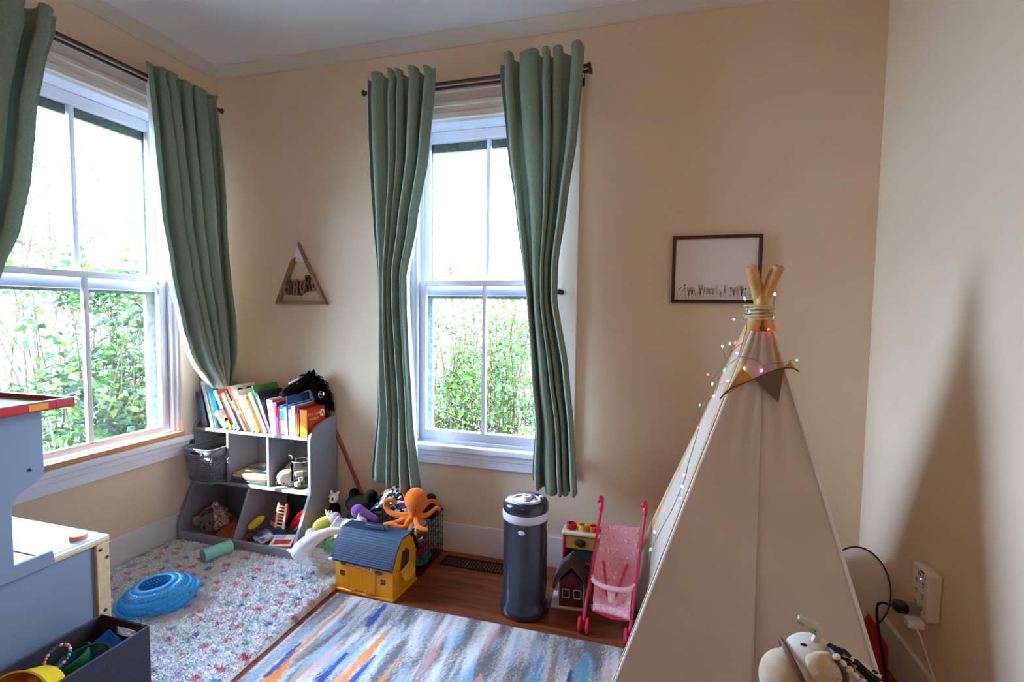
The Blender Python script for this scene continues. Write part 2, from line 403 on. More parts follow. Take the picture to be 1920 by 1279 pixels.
# ------------------------------------------------------------------ windows (u along the wall, d outwards, z up)
def T_back(p): return Vector((p.x, YB + p.y, p.z))
def T_left(p): return Vector((XL - p.y, p.x, p.z))
def window(name, T, w, woodsill, se=0.117, sw=0.062):
    u0, u1, z0, z1 = w; uc = (u0+u1)/2; cw = 0.105
    root = bpy.data.objects.new(name, None); COL.objects.link(root); struct(root)
    mb = MB(T=T)      # casing with stepped head
    mb.bb(u0-cw, u0, -0.018, 0.0, z0-0.03, z1); mb.bb(u1, u1+cw, -0.018, 0.0, z0-0.03, z1)
    mb.bb(u0-cw, u1+cw, -0.018, 0.0, z1, z1+0.13)
    mb.bb(u0-0.004, u1+0.004, -0.024, -0.017, z1, z1+0.03); mb.bb(u0-0.01, u1+0.01, -0.030, -0.017, z1+0.055, z1+0.075)
    mb.bb(u0-cw-0.01, u1+cw+0.01, -0.030, 0.0, z1+0.12, z1+0.14)
    struct(mb.build('casing', M_case, root, bevel=0.003))
    mb = MB(T=T)      # jamb lining with stop beads
    for a, b in ((u0-0.002, u0+0.012), (u1-0.012, u1+0.002)):
        mb.bb(a, b, -0.004, TH, z0, z1)
    mb.bb(u0, u1, -0.004, TH, z1-0.012, z1+0.002)
    for a, b in ((u0+0.012, u0+0.024), (u1-0.024, u1-0.012)):
        mb.bb(a, b, 0.012, 0.032, z0, z1-0.012)
        mb.bb(a, b, 0.084, 0.092, z0, z1-0.012)
    struct(mb.build('window_frame', M_trim, root, bevel=0.002))
    mb = MB(T=T)      # stool
    mb.bb(u0-cw-0.02, u1+se, -0.046, 0.0, z0-0.034, z0-0.004); mb.bb(u0, u1, -0.002, TH+0.03, z0-0.034, z0-0.004)
    struct(mb.build('window_sill', M_trim, root, bevel=0.008, seg=3))
    mb = MB(T=T); mb.bb(u0-cw, u1+se-.012, -0.020, 0.0, z0-0.105, z0-0.034); mb.bb(u0-cw, u1+se-.012, -0.026, 0.0, z0-0.062, z0-0.034)
    struct(mb.build('apron', M_trim, root, bevel=0.003))
    if woodsill:
        mb = MB(T=T); mb.bb(u0-0.01, u1+0.012, -0.024, 0.030, z0-0.004, z0+0.018)
        struct(mb.build('sill_board', M_sillwood, root, bevel=0.002))
    def sash(nm, d0, zb, zt, rb, rt, st=0.036):
        a, b = u0+0.013, u1-0.013
        mb = MB(T=T)
        mb.bb(a, a+st, d0, d0+0.03, zb, zt); mb.bb(b-st, b, d0, d0+0.03, zb, zt)
        mb.bb(a+st, b-st, d0, d0+0.03, zb, zb+rb); mb.bb(a+st, b-st, d0, d0+0.03, zt-rt, zt)
        mb.bb(uc-0.010, uc+0.010, d0+0.002, d0+0.028, zb+rb, zt-rt)
        s = struct(mb.build(nm, M_trim, root, bevel=0.004))
        for p, q in ((a+st, uc-0.010), (uc+0.010, b-st)):
            g = MB(T=T); g.bb(p, q, d0+0.013, d0+0.016, zb+rb, zt-rt); struct(g.build('pane', M_dusty if woodsill else M_glass, s, smooth=0))
    sash('lower_sash', 0.048, z0+(0.018 if woodsill else 0.0), 1.352, 0.046 if not woodsill else 0.03, 0.028)
    sash('upper_sash', 0.094, 1.276, z1-0.013, 0.052, 0.052)
    mb = MB(T=T)      # storm frame outside
    a, b = u0+0.010, u1-0.010
    mb.bb(a, a+sw, 0.128, 0.150, z0, z1); mb.bb(b-sw, b, 0.128, 0.150, z0, z1); mb.bb(a, b, 0.128, 0.150, z1-0.105, z1); mb.bb(a, b, 0.128, 0.150, z0-0.004, z0+0.03)
    mb.bb(a, b, 0.130, 0.150, 1.262, 1.318)
    struct(mb.build('storm_frame', M_storm, root))
    return root
window('window_1', T_left, W1, True, 0.045, 0.045)
window('window_2', T_back, W2, False, sw=0.042)
# unseen lamp added behind the camera to warm the right side
LP = (-0.55, -1.30, ZC)
lp = thing('added_fill_lamp', 'round frosted fill lamp added out of view behind the camera', 'added fill lamp', LP)
mb = MB(); mb.lathe([(0.15, 0.0), (0.155, -0.012), (0.15, -0.022), (0.13, -0.026)], n=40); mb.build('base', M_trim, lp)
mb = MB(); mb.lathe([(0.13, -0.024), (0.125, -0.05), (0.10, -0.078), (0.06, -0.094), (0.0, -0.10)], n=40); mb.build('lamp_shade', mat('fill_lamp_glow', '#ffe2bd', .4, emit='#ffb877', estr=.25), lp, smooth=180)
ld = bpy.data.lights.new('added_fill_bulb', 'POINT'); ld.energy = 0.9; ld.shadow_soft_size = 0.12; ld.color = (1.0, 0.66, 0.38)
lo = bpy.data.objects.new('added_fill_bulb', ld); COL.objects.link(lo); lo.location = (LP[0], LP[1], ZC-0.17)
# ground outside
M_ground = mat('dry_ground', '#76797c', 0.95, col2='#666960', nscale=2.5)
mb = MB(); mb.bb(-22, 14, -12, 24, -0.75, -0.6); g = mb.build('ground', M_ground, smooth=0); struct(g)
# ------------------------------------------------------------------ greenery outside
def leaf_mat(name, c1, c2, c3):
    m = bpy.data.materials.new(name); m.use_nodes = True; nt = m.node_tree; b = nt.nodes['Principled BSDF']; N = nt.nodes.new; L = nt.links.new
    gi = N('ShaderNodeNewGeometry'); r = N('ShaderNodeValToRGB'); e = r.color_ramp.elements
    e[0].color = hexc(c1); e[1].color = hexc(c3); k = e.new(0.5); k.color = hexc(c2)
    L(gi.outputs['Random Per Island'], r.inputs['Fac']); L(r.outputs['Color'], b.inputs['Base Color']); b.inputs['Roughness'].default_value = 0.55
    t = N('ShaderNodeBsdfTranslucent'); L(r.outputs['Color'], t.inputs['Color']); mx = N('ShaderNodeMixShader'); mx.inputs[0].default_value = 0.45
    L(b.outputs[0], mx.inputs[1]); L(t.outputs[0], mx.inputs[2]); L(mx.outputs[0], nt.nodes['Material Output'].inputs['Surface'])
    return m
M_leafA = leaf_mat('leaf_broad', '#0c2105', '#1f440d', '#47701a')
M_leafB = leaf_mat('leaf_small', '#1e3a0b', '#355b16', '#5c7726')
M_leafC = leaf_mat('leaf_pale', '#3a5526', '#667e40', '#95a263')
M_bark = mat('shrub_bark', '#3a2c20', 0.9, col2='#55432f', nscale=20)
def shrub(name, label, base, rx, ry, h, nstem, nleaf, leaf, lm, seed, spread=0.6, top_dense=1.0, cat='bush', group=None, arch=0.25, br=0.3):
    rnd = random.Random(seed); bx, by, bz = base
    root = thing(name, label, cat, base, group=group)
    st = MB(org=base); lf = MB(org=base); tips = []
    for i in range(nstem):
        a = rnd.uniform(0, 2*PI); rr = math.sqrt(rnd.random())*0.5
        p0 = V(bx+rx*rr*math.cos(a), by+ry*rr*math.sin(a), bz)
        ln = h*rnd.uniform(0.65, 1.0); dx = rnd.gauss(0, 1)*spread*rx*0.5; dy = rnd.gauss(0, 1)*spread*ry*0.5
        pts = []
        for k in range(6):
            t = k/5; pts.append(p0 + V(dx*t**1.5 + rnd.gauss(0, .012), dy*t**1.5 + rnd.gauss(0, .012), ln*t - arch*abs(dx+dy)*t*t))
        r0 = rnd.uniform(0.006, 0.014)
        st.tube(pts, [r0*(1-0.8*k/5) for k in range(6)], 5); tips.append(pts)
        for j in range(3):
            k = rnd.randint(2, 4); q = pts[k]; dr = V(rnd.gauss(0, br), rnd.gauss(0, br), rnd.uniform(.05, .35))
            pp = [q + dr*t*0.7*h/1.6 for t in (0, .35, .7, 1)]; st.tube(pp, [r0*.5, r0*.4, r0*.3, r0*.15], 4); tips.append(pp)
    for i in range(nleaf):
        pts = rnd.choice(tips); t = rnd.random()**(0.8/top_dense)*(len(pts)-1.001); k = int(t); q = pts[k].lerp(pts[k+1], t-k)
        q = q + V(rnd.gauss(0, .05), rnd.gauss(0, .05), rnd.gauss(0, .05))
        s = leaf*rnd.uniform(0.55, 1.25)
        R = Euler((rnd.uniform(-1, 1), rnd.uniform(-1, 1), rnd.uniform(0, 2*PI))).to_matrix()
        vs = [V(0, 0, 0), V(.33, .42, .10), V(.18, .8, .05), V(0, 1.1, -.08), V(-.18, .8, .05), V(-.33, .42, .10), V(0, .5, -.02)]
        lf.add([q + R @ (p*s) for p in vs], [(0, 1, 6), (1, 2, 6), (2, 3, 6), (3, 4, 6), (4, 5, 6), (5, 0, 6)])
    st.build('stems', M_bark, root, fix=False); lf.build('foliage', lm, root, smooth=0, fix=False)
    return root
GL = 'shrubs outside the left window'
shrub('bush', 'broad-leaved green bush filling the lower panes of the left window', (-3.75, 3.45, -0.6), 0.85, 0.6, 2.1, 26, 5000, 0.060, M_leafA, 1, group=GL)
shrub('bush', 'broad-leaved bush beside the left curtain, behind the toy kitchen', (-3.95, 2.62, -0.6), 0.8, 0.45, 2.6, 24, 4200, 0.062, M_leafA, 2, group=GL)
shrub('bush', 'sparse bush at the right of the left window', (-3.6, 4.5, -0.6), 0.8, 0.5, 1.75, 18, 2300, 0.055, M_leafA, 3, group=GL)
shrub('bush', 'tall pale-leaved bush standing furthest back outside the left window', (-5.5, 3.3, -0.6), 1.4, 1.2, 3.9, 26, 3000, 0.075, M_leafC, 4, group=GL)
def blocker_tree(name, label, base, c, r, nleaf, leaf, lm, seed):
    rnd = random.Random(seed); root = thing(name, label, 'sun_blocker_tree', base); tr = MB(org=base); lf = MB(org=base); c = Vector(c)
    tr.tube(bez([V(*base), V(*base).lerp(c, .5)+V(-.12, .05, 0), c+V(0, 0, r[2]*.3)], 14), [.075-.004*k for k in range(15)], 9)
    for k in range(14):
        d = V(rnd.gauss(0, 1), rnd.gauss(0, 1), rnd.gauss(0, .7)).normalized(); tr.tube([c+V(0, 0, -r[2]*.4), c+V(d.x*r[0]*.5, d.y*r[1]*.5, d.z*r[2]*.5), c+V(d.x*r[0]*.9, d.y*r[1]*.9, d.z*r[2]*.9)], [.025, .012, .004], 5)
    for i in range(nleaf):
        d = V(rnd.gauss(0, 1), rnd.gauss(0, 1), rnd.gauss(0, 1)).normalized()*rnd.random()**.4; q = c+V(d.x*r[0], d.y*r[1], d.z*r[2]); s = leaf*rnd.uniform(.6, 1.2)
        R = Euler((rnd.uniform(-1, 1), rnd.uniform(-1, 1), rnd.uniform(0, 2*PI))).to_matrix()
        lf.add([q+R @ (p*s) for p in (V(0, 0, 0), V(.36, .45, .1), V(0, 1.1, -.05), V(-.36, .45, .1))], [(0, 1, 2), (0, 2, 3)])
    tr.build('trunk', M_bark, root, fix=False); lf.build('foliage', lm, root, smooth=0, fix=False); return root
blocker_tree('sun_blocker_tree', 'round leafy crown out of view, added to block sun from the upper panes of the left window', (-4.7, -.15, -.6), (-4.6, -.28, 3.62), (.50, .38, .64), 3200, .13, M_leafA, 6)  # unseen foliage added to block direct sun through the upper panes
shrub('bush', 'tall dense bush out of view outside the left window, added to block sun', (-3.75, -0.05, -0.6), 0.7, 0.60, 3.1, 34, 8000, 0.10, M_leafA, 5, spread=0.30, group=GL, br=0.10)  # unseen, added as a dense blocker to keep sun off rug and baskets
GB = 'twiggy shrubs outside the back window'
shrub('shrub', 'twiggy small-leaved shrub seen through the left lower pane of the back window', (-1.55, 3.75, -0.6), 0.62, 0.5, 2.3, 30, 3800, 0.040, M_leafB, 11, group=GB)
shrub('shrub', 'twiggy small-leaved shrub seen through the right lower pane of the back window', (-0.98, 3.55, -0.6), 0.50, 0.5, 2.2, 26, 3200, 0.040, M_leafB, 12, group=GB)
shrub('shrub', 'airy shrub standing furthest behind the back window', (-1.55, 5.0, -0.6), 1.1, 0.7, 2.6, 28, 3400, 0.042, M_leafB, 13, group=GB)

# ------------------------------------------------------------------ curtains and rods
def cloth_mat(name, c1, c2):
    m = mat(name, c1, 0.85, col2=c2, nscale=180, bump=0.12, bscale=500, sheen=0.15, trans=0.16, spec=0.2)
    return m
M_curt = cloth_mat('sage_cloth', '#8f9f8d', '#839382')
M_lin = mat('curtain_lining', '#dfe3dc', 0.85, bump=0.1, bscale=500, trans=0.22)
M_curt = MATS['sage_cloth']
def lerp_prof(prof, z):
    if z >= prof[0][0]: return prof[0][1:]
    for (za, *a), (zb, *b) in zip(prof, prof[1:]):
        if z >= zb:
            t = (za-z)/(za-zb); t = t*t*(3-2*t)*0.35 + t*0.65
            return [p + (q-p)*t for p, q in zip(a, b)]
    return prof[-1][1:]
def curtain(label, T, prof, d0, n, seed, amp=0.022, zs=(2.282, 0.37), hem=None, group='sage curtains', rows=54, cols=150, gath=None):
    """prof: (z, u_left, u_right[, extra depth]); folds run down the cloth, pinched where the rod passes"""
    rnd = random.Random(seed); ph = [rnd.uniform(-0.5, 0.5) for _ in range(n+3)]; am = [rnd.uniform(0.45, 1.4) for _ in range(n+3)]
    z1, z0 = zs
    def fn(s, t):
        zb = z0 + (hem(s) if hem else 0)
        z = z1 + (zb-z1)*t
        pr = lerp_prof(prof, z); ul, ur = pr[0], pr[1]; ex = pr[2] if len(pr) > 2 else 0.0
        x = n*(s + .055*math.sin(2*PI*s*1.0+seed) + .035*math.sin(2*PI*s*2.3+2*seed)); x = max(0.0, min(n*1.0, x)); k = int(min(x, n-1e-6)); fr = x-k
        a = am[k]*(1-fr) + am[k+1]*fr; p = ph[k]*(1-fr) + ph[k+1]*fr
        w = 2*PI*(x + 0.22*p + 0.02*math.sin(3*t+seed))
        head = max(0.0, min(1.0, (z-2.245)/0.03)); rodp = math.exp(-((z-2.235)/0.022)**2)
        grow = 0.75 + 0.55*min(1.0, t*3)
        A = amp*a*grow*(1-0.45*rodp)*(1+0.5*head)
        wd = ur-ul
        u = ul + wd*(s - (0.14-0.05*rodp)/n*math.sin(2*w)) + 0.004*math.sin(9*t + 6*s + seed)
        d = d0 - ex + A*(math.sin(w) + 0.22*math.sin(2*w+1.0+seed) + 0.16*math.sin(3*w+seed)) + 0.004*math.sin(11*t+seed+4*s)
        zz = z + head*(0.007*math.sin(w+1+seed) + 0.008*noise.noise(V(s*7, seed, 3)))
        return V(u, d, zz)
    mb = MB(T=T); mb.grid(fn, cols, rows)
    o = mb.build('curtain', [M_lin, M_curt], smooth=180, solid=0.0022, offset=0.0, fix=False)
    o.modifiers['thickness'].material_offset = 1; o.modifiers['thickness'].material_offset_rim = 1
    tag(o, label, 'curtain', group); return o
def sc(prof, k):      # profiles were measured 10 cm in front of the wall; move them to the plane the cloth hangs in
    return [(1.2+(z-1.2)*k, a*k, b*k, *e) for z, a, b, *e in prof]
curtain('sage curtain left of the back window, pulled open to the left', T_back,
        sc([(2.33, -1.323, -0.978), (2.25, -1.325, -0.98), (1.9, -1.31, -1.004), (1.58, -1.295, -1.062), (1.36, -1.275, -1.116), (1.2, -1.27, -1.118), (1.05, -1.268, -1.110), (0.69, -1.27, -1.08), (0.42, -1.308, -1.045), (0.36, -1.312, -1.035)], 0.983),
        -0.146, 5, 3, amp=0.036, hem=lambda s: 0.012*math.sin(14*s)-0.02*s)
curtain('sage curtain right of the back window, its hem above the diaper pail', T_back,
        sc([(2.33, -0.673, -0.305), (2.25, -0.673, -0.308), (1.96, -0.635, -0.325), (1.64, -0.586, -0.360), (1.4, -0.556, -0.392), (1.26, -0.539, -0.395), (0.93, -0.510, -0.341), (0.68, -0.482, -0.312), (0.49, -0.49, -0.295), (0.40, -0.485, -0.285)], 0.983),
        -0.146, 5, 8, amp=0.036, zs=(2.286, 0.395), hem=lambda s: 0.05*(1-s)**3 + 0.03*s*s)
curtain('sage curtain right of the left window, gathered down behind the books', T_left,
        sc([(2.33, 1.735, 2.113), (2.25, 1.746, 2.113), (1.975, 1.770, 2.125), (1.64, 1.798, 2.140), (1.4, 1.844, 2.155), (1.11, 1.907, 2.182), (0.97, 1.945, 2.185), (0.90, 1.975, 2.180), (0.83, 2.03, 2.160), (0.76, 2.07, 2.14)], 0.9735),
        -0.160, 5, 5, zs=(2.276, 0.78), amp=0.034)
curtain('sage curtain at the left edge, nearest the camera', T_left,
        sc([(2.33, 0.86, 1.392), (2.25, 0.86, 1.388), (2.09, 0.86, 1.350), (1.91, 0.85, 1.315), (1.68, 0.83, 1.285), (1.48, 0.80, 1.245), (1.33, 0.78, 1.192), (1.1, 0.74, 1.10), (0.9, 0.74, 1.05)], 0.9735),
        -0.160, 5, 9, zs=(2.278, 0.95), amp=0.034)
def rod(label, T, ua, ub, da=-0.092, db=-0.045):
    root = thing('curtain_rod', label, 'curtain rod', T(V((ua+ub)/2, -0.07, 2.238))); org = root.location.copy()
    for d in (da, db):
        mb = MB(org=org, T=T); mb.tube([V(ua, d, 2.238), V(ub, d, 2.238)], 0.0080 if d == da else 0.0066, 12); mb.build('rod', M_iron, root)
    for u, sg in ((ua, -1), (ub, 1)):
        for d in (da, db):
            mb = MB(org=org, T=T)
            pr = [(0.0, 0.0), (0.008, 0.001), (0.009, 0.006), (0.006, 0.009), (0.010, 0.014), (0.013, 0.018), (0.014, 0.024), (0.011, 0.028), (0.0, 0.030)]
            R = Matrix(((0, 0, sg), (1, 0, 0), (0, sg, 0)))
            mb.lathe(pr, V(u, d, 2.238), 16, R); mb.build('finial', M_iron, root)
        mb = MB(org=org, T=T); ui = u - sg*0.018
        mb.bb(ui-0.010, ui+0.010, -0.006, -0.001, 2.195, 2.262); mb.bb(ui-0.004, ui+0.004, da-.006, -0.003, 2.222, 2.230)
        for d in (da, db): mb.bb(ui-0.005, ui+0.005, d-0.009, d+0.009, 2.226, 2.233)
        mb.build('bracket', M_iron, root, bevel=0.001)
rod('dark bronze double curtain rod over the back window', T_back, -1.335, -0.300)
rod('dark bronze double curtain rod over the left window', T_left, 0.55, 2.110, -0.112, -0.062)
def holdback(label, T, u, z, dd=-0.012):
    org = T(V(u, -0.002, z)); mb = MB(org=org, T=T)
    R = Matrix(((1, 0, 0), (0, 0, -1), (0, 1, 0)))
    mb.lathe([(0.012, 0.0), (0.012, 0.003), (0.004, 0.005), (0.004, 0.040), (0.011, 0.044), (0.013, 0.050), (0.009, 0.055), (0, 0.056)], V(u, -0.0185, z), 16, R)
    tag(mb.build('curtain_holdback', M_iron), label, 'holdback', 'curtain holdbacks')
holdback('dark knob holdback behind the right edge of the curtain above the diaper pail', T_back, -0.392, 1.29)
# ------------------------------------------------------------------ bookcase
M_grey = mat('grey_painted_board', '#8d8f98', 0.5, bump=0.02, bscale=80)
M_greyedge = mat('grey_board_edge', '#a9abb3', 0.45)
BC = (-1.94, 1.885, 0.0)
bc = thing('bookcase', 'grey toy bookcase with cubbies and slanted bins in the window corner', 'bookcase', BC)
XA, XB = -2.306, -1.576; BK = 2.198
prof = [(1.905, 0.0), (1.888, 0.012), (1.885, 0.05), (1.888, 0.10), (1.993, 0.292), (1.995, 0.30), (1.993, 0.55), (2.003, 0.585), (2.03, 0.612), (2.07, 0.630), (2.13, 0.641), (BK, 0.644), (BK, 0.0)]
for a, b in ((XA, XA+0.017), (XB-0.017, XB)):
    mb = MB(org=BC); mb.prism(prof, 'x', a, b); mb.build('side_panel', M_grey, bc, smooth=25, bevel=0.0025)
xi, xj = XA+0.017, XB-0.017
def bcp(name, *b, m=M_grey, bev=0.002):
    mb = MB(org=BC); mb.bb(*b); return mb.build(name, m, bc, bevel=bev)
bcp('top_shelf', xi, xj, 1.995, BK-0.008, 0.555, 0.572)
bcp('middle_shelf', xi, xj, 1.993, BK-0.008, 0.283, 0.300)
bcp('back_panel', xi, xj, BK-0.008, BK, 0.02, 0.612)
for x in (-2.083, -1.832):
    bcp('divider', x-0.0075, x+0.0075, 1.997, BK-0.008, 0.300, 0.555)
mb = MB(org=BC); mb.prism([(1.896, 0.030), (1.899, 0.062), (1.999, 0.283), (BK-0.008, 0.283), (BK-0.008, 0.030)], 'x', -1.958, -1.942); mb.build('bin_divider', M_grey, bc, smooth=25, bevel=0.002)
bcp('bin_floor', xi, xj, 1.90, BK-0.008, 0.016, 0.030)
bcp('front_board', xi, xj, 1.886, 1.900, 0.004, 0.058)
# ------------------------------------------------------------------ books
M_page = mat('page_block', '#efe9dc', 0.9, col2='#d8d0c0', nscale=600, stretch=(1, 1, 0.02))
def cmat(c, rough=0.35): return mat('print_'+str(c).strip('#')+('' if rough == 0.35 else 'm'), c, rough, spec=0.45)
class Shelf:
    def __init__(s): s.polys = []
    @staticmethod
    def rect(x, t, h, th):
        c, sn = math.cos(th), math.sin(th)
        return [(x, 0), (x+t*c, t*sn), (x+t*c-h*sn, t*sn+h*c), (x-h*sn, h*c)]
    @staticmethod
    def hit(A, B):
        for P in (A, B):
            for i in range(4):
                (x0, y0), (x1, y1) = P[i], P[(i+1) % 4]; nx, ny = y1-y0, x0-x1; l = math.hypot(nx, ny); nx /= l; ny /= l
                a = [p[0]*nx+p[1]*ny for p in A]; b = [p[0]*nx+p[1]*ny for p in B]
                if max(a) < min(b)-0.0007 or max(b) < min(a)-0.0007: return False
        return True
    def put(s, x0, t, h, th):
        x = x0
        while True:
            r = s.rect(x, t, h, th)
            if min(p[0] for p in r) > xi+0.0008 and not any(s.hit(r, q) for q in s.polys[-4:]): break
            x += 0.0005
        s.polys.append(r); return x
def book(label, x, z, t, h, d, th, y, spine, left=None, right=None, bands=(), art=(), name='book', group='books on the top shelf', cat='book'):
    root = thing(name, label, cat, (x, y, z), group=group); root.rotation_euler = (0, -th, 0)
    left = left or spine; right = right or spine; cv = min(0.0028, t*0.18)
    mats = [cmat(spine), cmat(left), cmat(right)]; mb = MB()
    mb.m = 1; mb.bb(0, cv, 0, d, 0, h); mb.m = 2; mb.bb(t-cv, t, 0, d, 0, h); mb.m = 0; mb.bb(0, t, -0.0015, 0.0012, 0, h)
    def mi(c):
        m = cmat(c)
        if m not in mats: mats.append(m)
        return mats.index(m)
    for z0, z1, c, *fr in bands:                       # printed patches on the spine
        a, b = fr if fr else (0.0, 1.0); mb.m = mi(c); mb.bb(t*a+0.0004, t*b-0.0004, -0.0019, -0.0014, h*z0, h*z1)
    for y0, y1, z0, z1, c in art:                      # printed shapes on the right cover
        mb.m = mi(c)
        pts = [(d*((y0+y1)/2 + (y1-y0)/2*math.cos(2*PI*k/14)), h*((z0+z1)/2 + (z1-z0)/2*math.sin(2*PI*k/14))) for k in range(14)]
        mb.prism(pts, 'x', t-0.0003, t+0.0004)
    mb.build('cover', mats, root, smooth=0, fix=True)
    mb = MB(); mb.bb(cv+0.0002, t-cv-0.0002, 0.0014, d-0.003, 0.003, h-0.003); mb.build('pages', M_page, root, smooth=0)
    return root
R_ = math.radians
ZS = 0.5725
BK_ = [  # label, thickness, height, depth, lean, y, spine, left, right, bands, art
 ('dark teal picture book leaning at the far left end of the top shelf', .036, .178, .175, 12, 2.002, '#0e3a4c', None, '#0b2b3c', [(.0, .12, '#2b1d2a'), (.45, .8, '#1c5a70')], []),
 ('tall white and pale blue book second from the window', .022, .232, .170, 14, 2.010, '#e8eef2', '#7fc1de', '#69b7dc', [(.55, .95, '#cfe3ee'), (.3, .55, '#d9cf55', .3, .8)], []),
 ('tall grey picture book showing an orange shape on its cover', .007, .252, .165, 15, 2.012, '#8f9590', None, '#77797a', [(.2, .5, '#2e6b54')], [(.12, .30, .78, .93, '#f09a1c'), (.72, .95, .66, .80, '#d98a2a'), (.45, .75, .70, .80, '#4f7f3b')]),
 ('wide cyan picture book in front of the tall grey one', .010, .212, .168, 17, 2.008, '#2c5e5c', None, '#28a5cf', [(0, .4, '#235a4a')], [(.3, .9, .72, .98, '#aee3d8'), (.12, .24, .35, .7, '#14567c')]),
 ('small thick grey paperback tipped over furthest among the slanting books', .026, .098, .11, 40, 2.000, '#a79b93', None, '#8f8a86', [(.15, .5, '#d7c28a'), (.55, .8, '#6b5a7d')], []),
 ('cream and yellow spined book just right of the tipped small book', .018, .205, .165, 27, 2.000, '#efe6d6', None, '#e2572f', [(0, .14, '#f2d33a'), (.14, .36, '#e9c23a'), (.22, .30, '#6d5a20'), (.36, .55, '#5b3a30')], []),
 ('dark maroon book with a red patch on the spine', .019, .172, .160, 27, 2.004, '#3a1c1f', None, '#d95a2c', [(.35, .52, '#c21f25'), (0, .14, '#b9b48a')], []),
 ('thick white book with violet lettering down the spine', .020, .196, .165, 28, 2.000, '#f0eff4', None, '#ece9ee', [(.33, .68, '#9a8fc0', .38, .62), (.1, .18, '#3d8d93')], []),
 ('black and olive spined book right of the white violet lettered one', .016, .212, .168, 28, 2.004, '#1b1a1a', None, '#55491f', [(.55, .92, '#5c5320')], []),
 ('slim pale grey book with a white foot', .011, .160, .150, 28, 2.002, '#bdb6b2', None, '#c9c4c0', [(0, .3, '#f3f1ee')], []),
 ('tall red spined book in the middle of the slanting row', .014, .236, .165, 28, 2.000, '#b3231c', None, '#f1ece6', [(.9, .97, '#7c1512'), (.4, .46, '#d9a48f')], [(.55, .9, .84, .93, '#7d7f3c'), (.25, .45, .86, .93, '#6f3b35')]),
 ('slim lime green book beside the red one', .007, .205, .168, 28, 2.001, '#6fb23a', None, '#f6f5f2', [(0, .3, '#2f6a2a'), (.3, .5, '#d7c53a')], []),
 ('dark green slim paperback next to the lime one', .005, .182, .160, 28, 2.003, '#1f3b2c', None, '#f5f3f0', [], []),
 ('broad white picture book with blue marks on the spine', .017, .214, .170, 28, 2.000, '#f4f3f1', None, '#efece8', [(.0, .2, '#6c8fd0', .2, .9), (.3, .55, '#7f95cf', .45, .6)], []),
 ('white paperback with a green spot, right of the broad white one', .010, .190, .165, 27, 2.002, '#f2f2ea', None, '#f6f4ee', [(.62, .68, '#2f8a55', .2, .8)], []),
 ('bright yellow book with an orange foot', .017, .182, .165, 27, 2.000, '#f3d544', None, '#f7ead0', [(0, .2, '#eda23a'), (.25, .8, '#f7e27e', .3, .7)], []),
 ('thin orange red book right of the yellow one', .006, .172, .160, 27, 2.002, '#d9571f', None, '#e9772c', [], []),
 ('slim olive black book with a rust lower half', .010, .205, .166, 26, 2.000, '#3b3a22', None, '#f3f0ea', [(0, .5, '#c7401f')], []),
 ('thick white book left of the purple planet book', .018, .204, .168, 26, 2.000, '#f5f4f2', None, '#f1f0ee', [(.55, .75, '#d9b0a6', .5, .7), (.8, .95, '#bfd25a', .3, .9)], []),
 ('tall green backed picture book rising behind the planet book', .006, .240, .165, 23, 2.006, '#2c6a34', None, '#3f8a3a', [], [(.05, .98, .80, .87, '#2f7f74')]),
 ('purple spined book with planets on a dark cover', .014, .205, .168, 22, 2.000, '#7a63c9', None, '#191a33', [(.5, .75, '#eef0f6'), (.78, .9, '#e9a3c4', .2, .9), (.9, 1, '#3b2d86')], [(.28, .50, .52, .70, '#c9532a'), (.55, .62, .85, .88, '#3a3f6a'), (.2, .5, .12, .2, '#93c94a')]),
 ('cream book standing first in the upright group', .014, .166, .160, 9, 2.000, '#f0eadb', None, '#b9b39a', [], [(.5, .8, .85, .98, '#6b6a50')]),
 ('white and blush book beside the cream one', .012, .162, .160, 8, 2.002, '#f5ebe6', None, '#8e8466', [], []),
 ('magenta pink book in the upright group', .018, .152, .155, 6, 2.000, '#d763ae', '#c94a96', '#8a2645', [(.55, .9, '#c12c4f', .4, .95)], []),
 ('narrow red and orange book left of the cyan one', .009, .134, .150, 5, 2.001, '#d2352a', None, '#e0702a', [(0, .5, '#e98a2c')], []),
 ('cyan and white book in the upright group', .021, .140, .155, 4, 2.000, '#f4f6f6', None, '#2aa7d6', [(.5, .82, '#2fd3e2'), (.88, 1, '#1f9bd0'), (0, .04, '#1d7fae')], []),
 ('small white book right of the cyan one', .013, .136, .150, 3, 2.001, '#f3f1ee', None, '#e9e6e2', [], []),
 ('tall dark blue book standing above its neighbours', .008, .184, .160, 3, 2.002, '#27386b', None, '#345a9e', [], []),
 ('white book with a blue edge right of the dark blue one', .015, .146, .155, 2, 2.000, '#f6f7f8', None, '#3a62a8', [(.85, 1, '#2f6fc0')], []),
 ('thick white board book with a yellow foot', .019, .142, .155, 1, 2.000, '#fbfbfa', None, '#a9abac', [(0, .06, '#e8c63a', .5, 1)], []),
 ('slim orange book near the right end', .008, .122, .150, 1, 2.002, '#ee9a2d', None, '#f0b050', [(.85, 1, '#233a7a')], []),
 ('slim red book next to the orange boxed set', .008, .134, .150, 0, 2.001, '#c4232c', None, '#b51f28', [(.1, .8, '#f2ece8', .6, .95)], []),
]
sh = Shelf(); x = xi + 0.03
for (lb, t, h, d, a, y, sp, lf_, rt, bands, art) in BK_:
    t *= 1.05; h *= 1.06
    th = R_(a); x = sh.put(x-0.04, t, h, th); d = min(d, BK-0.012-y)
    book(lb, x, ZS, t, h, d, th, y, sp, lf_, rt, bands, art)
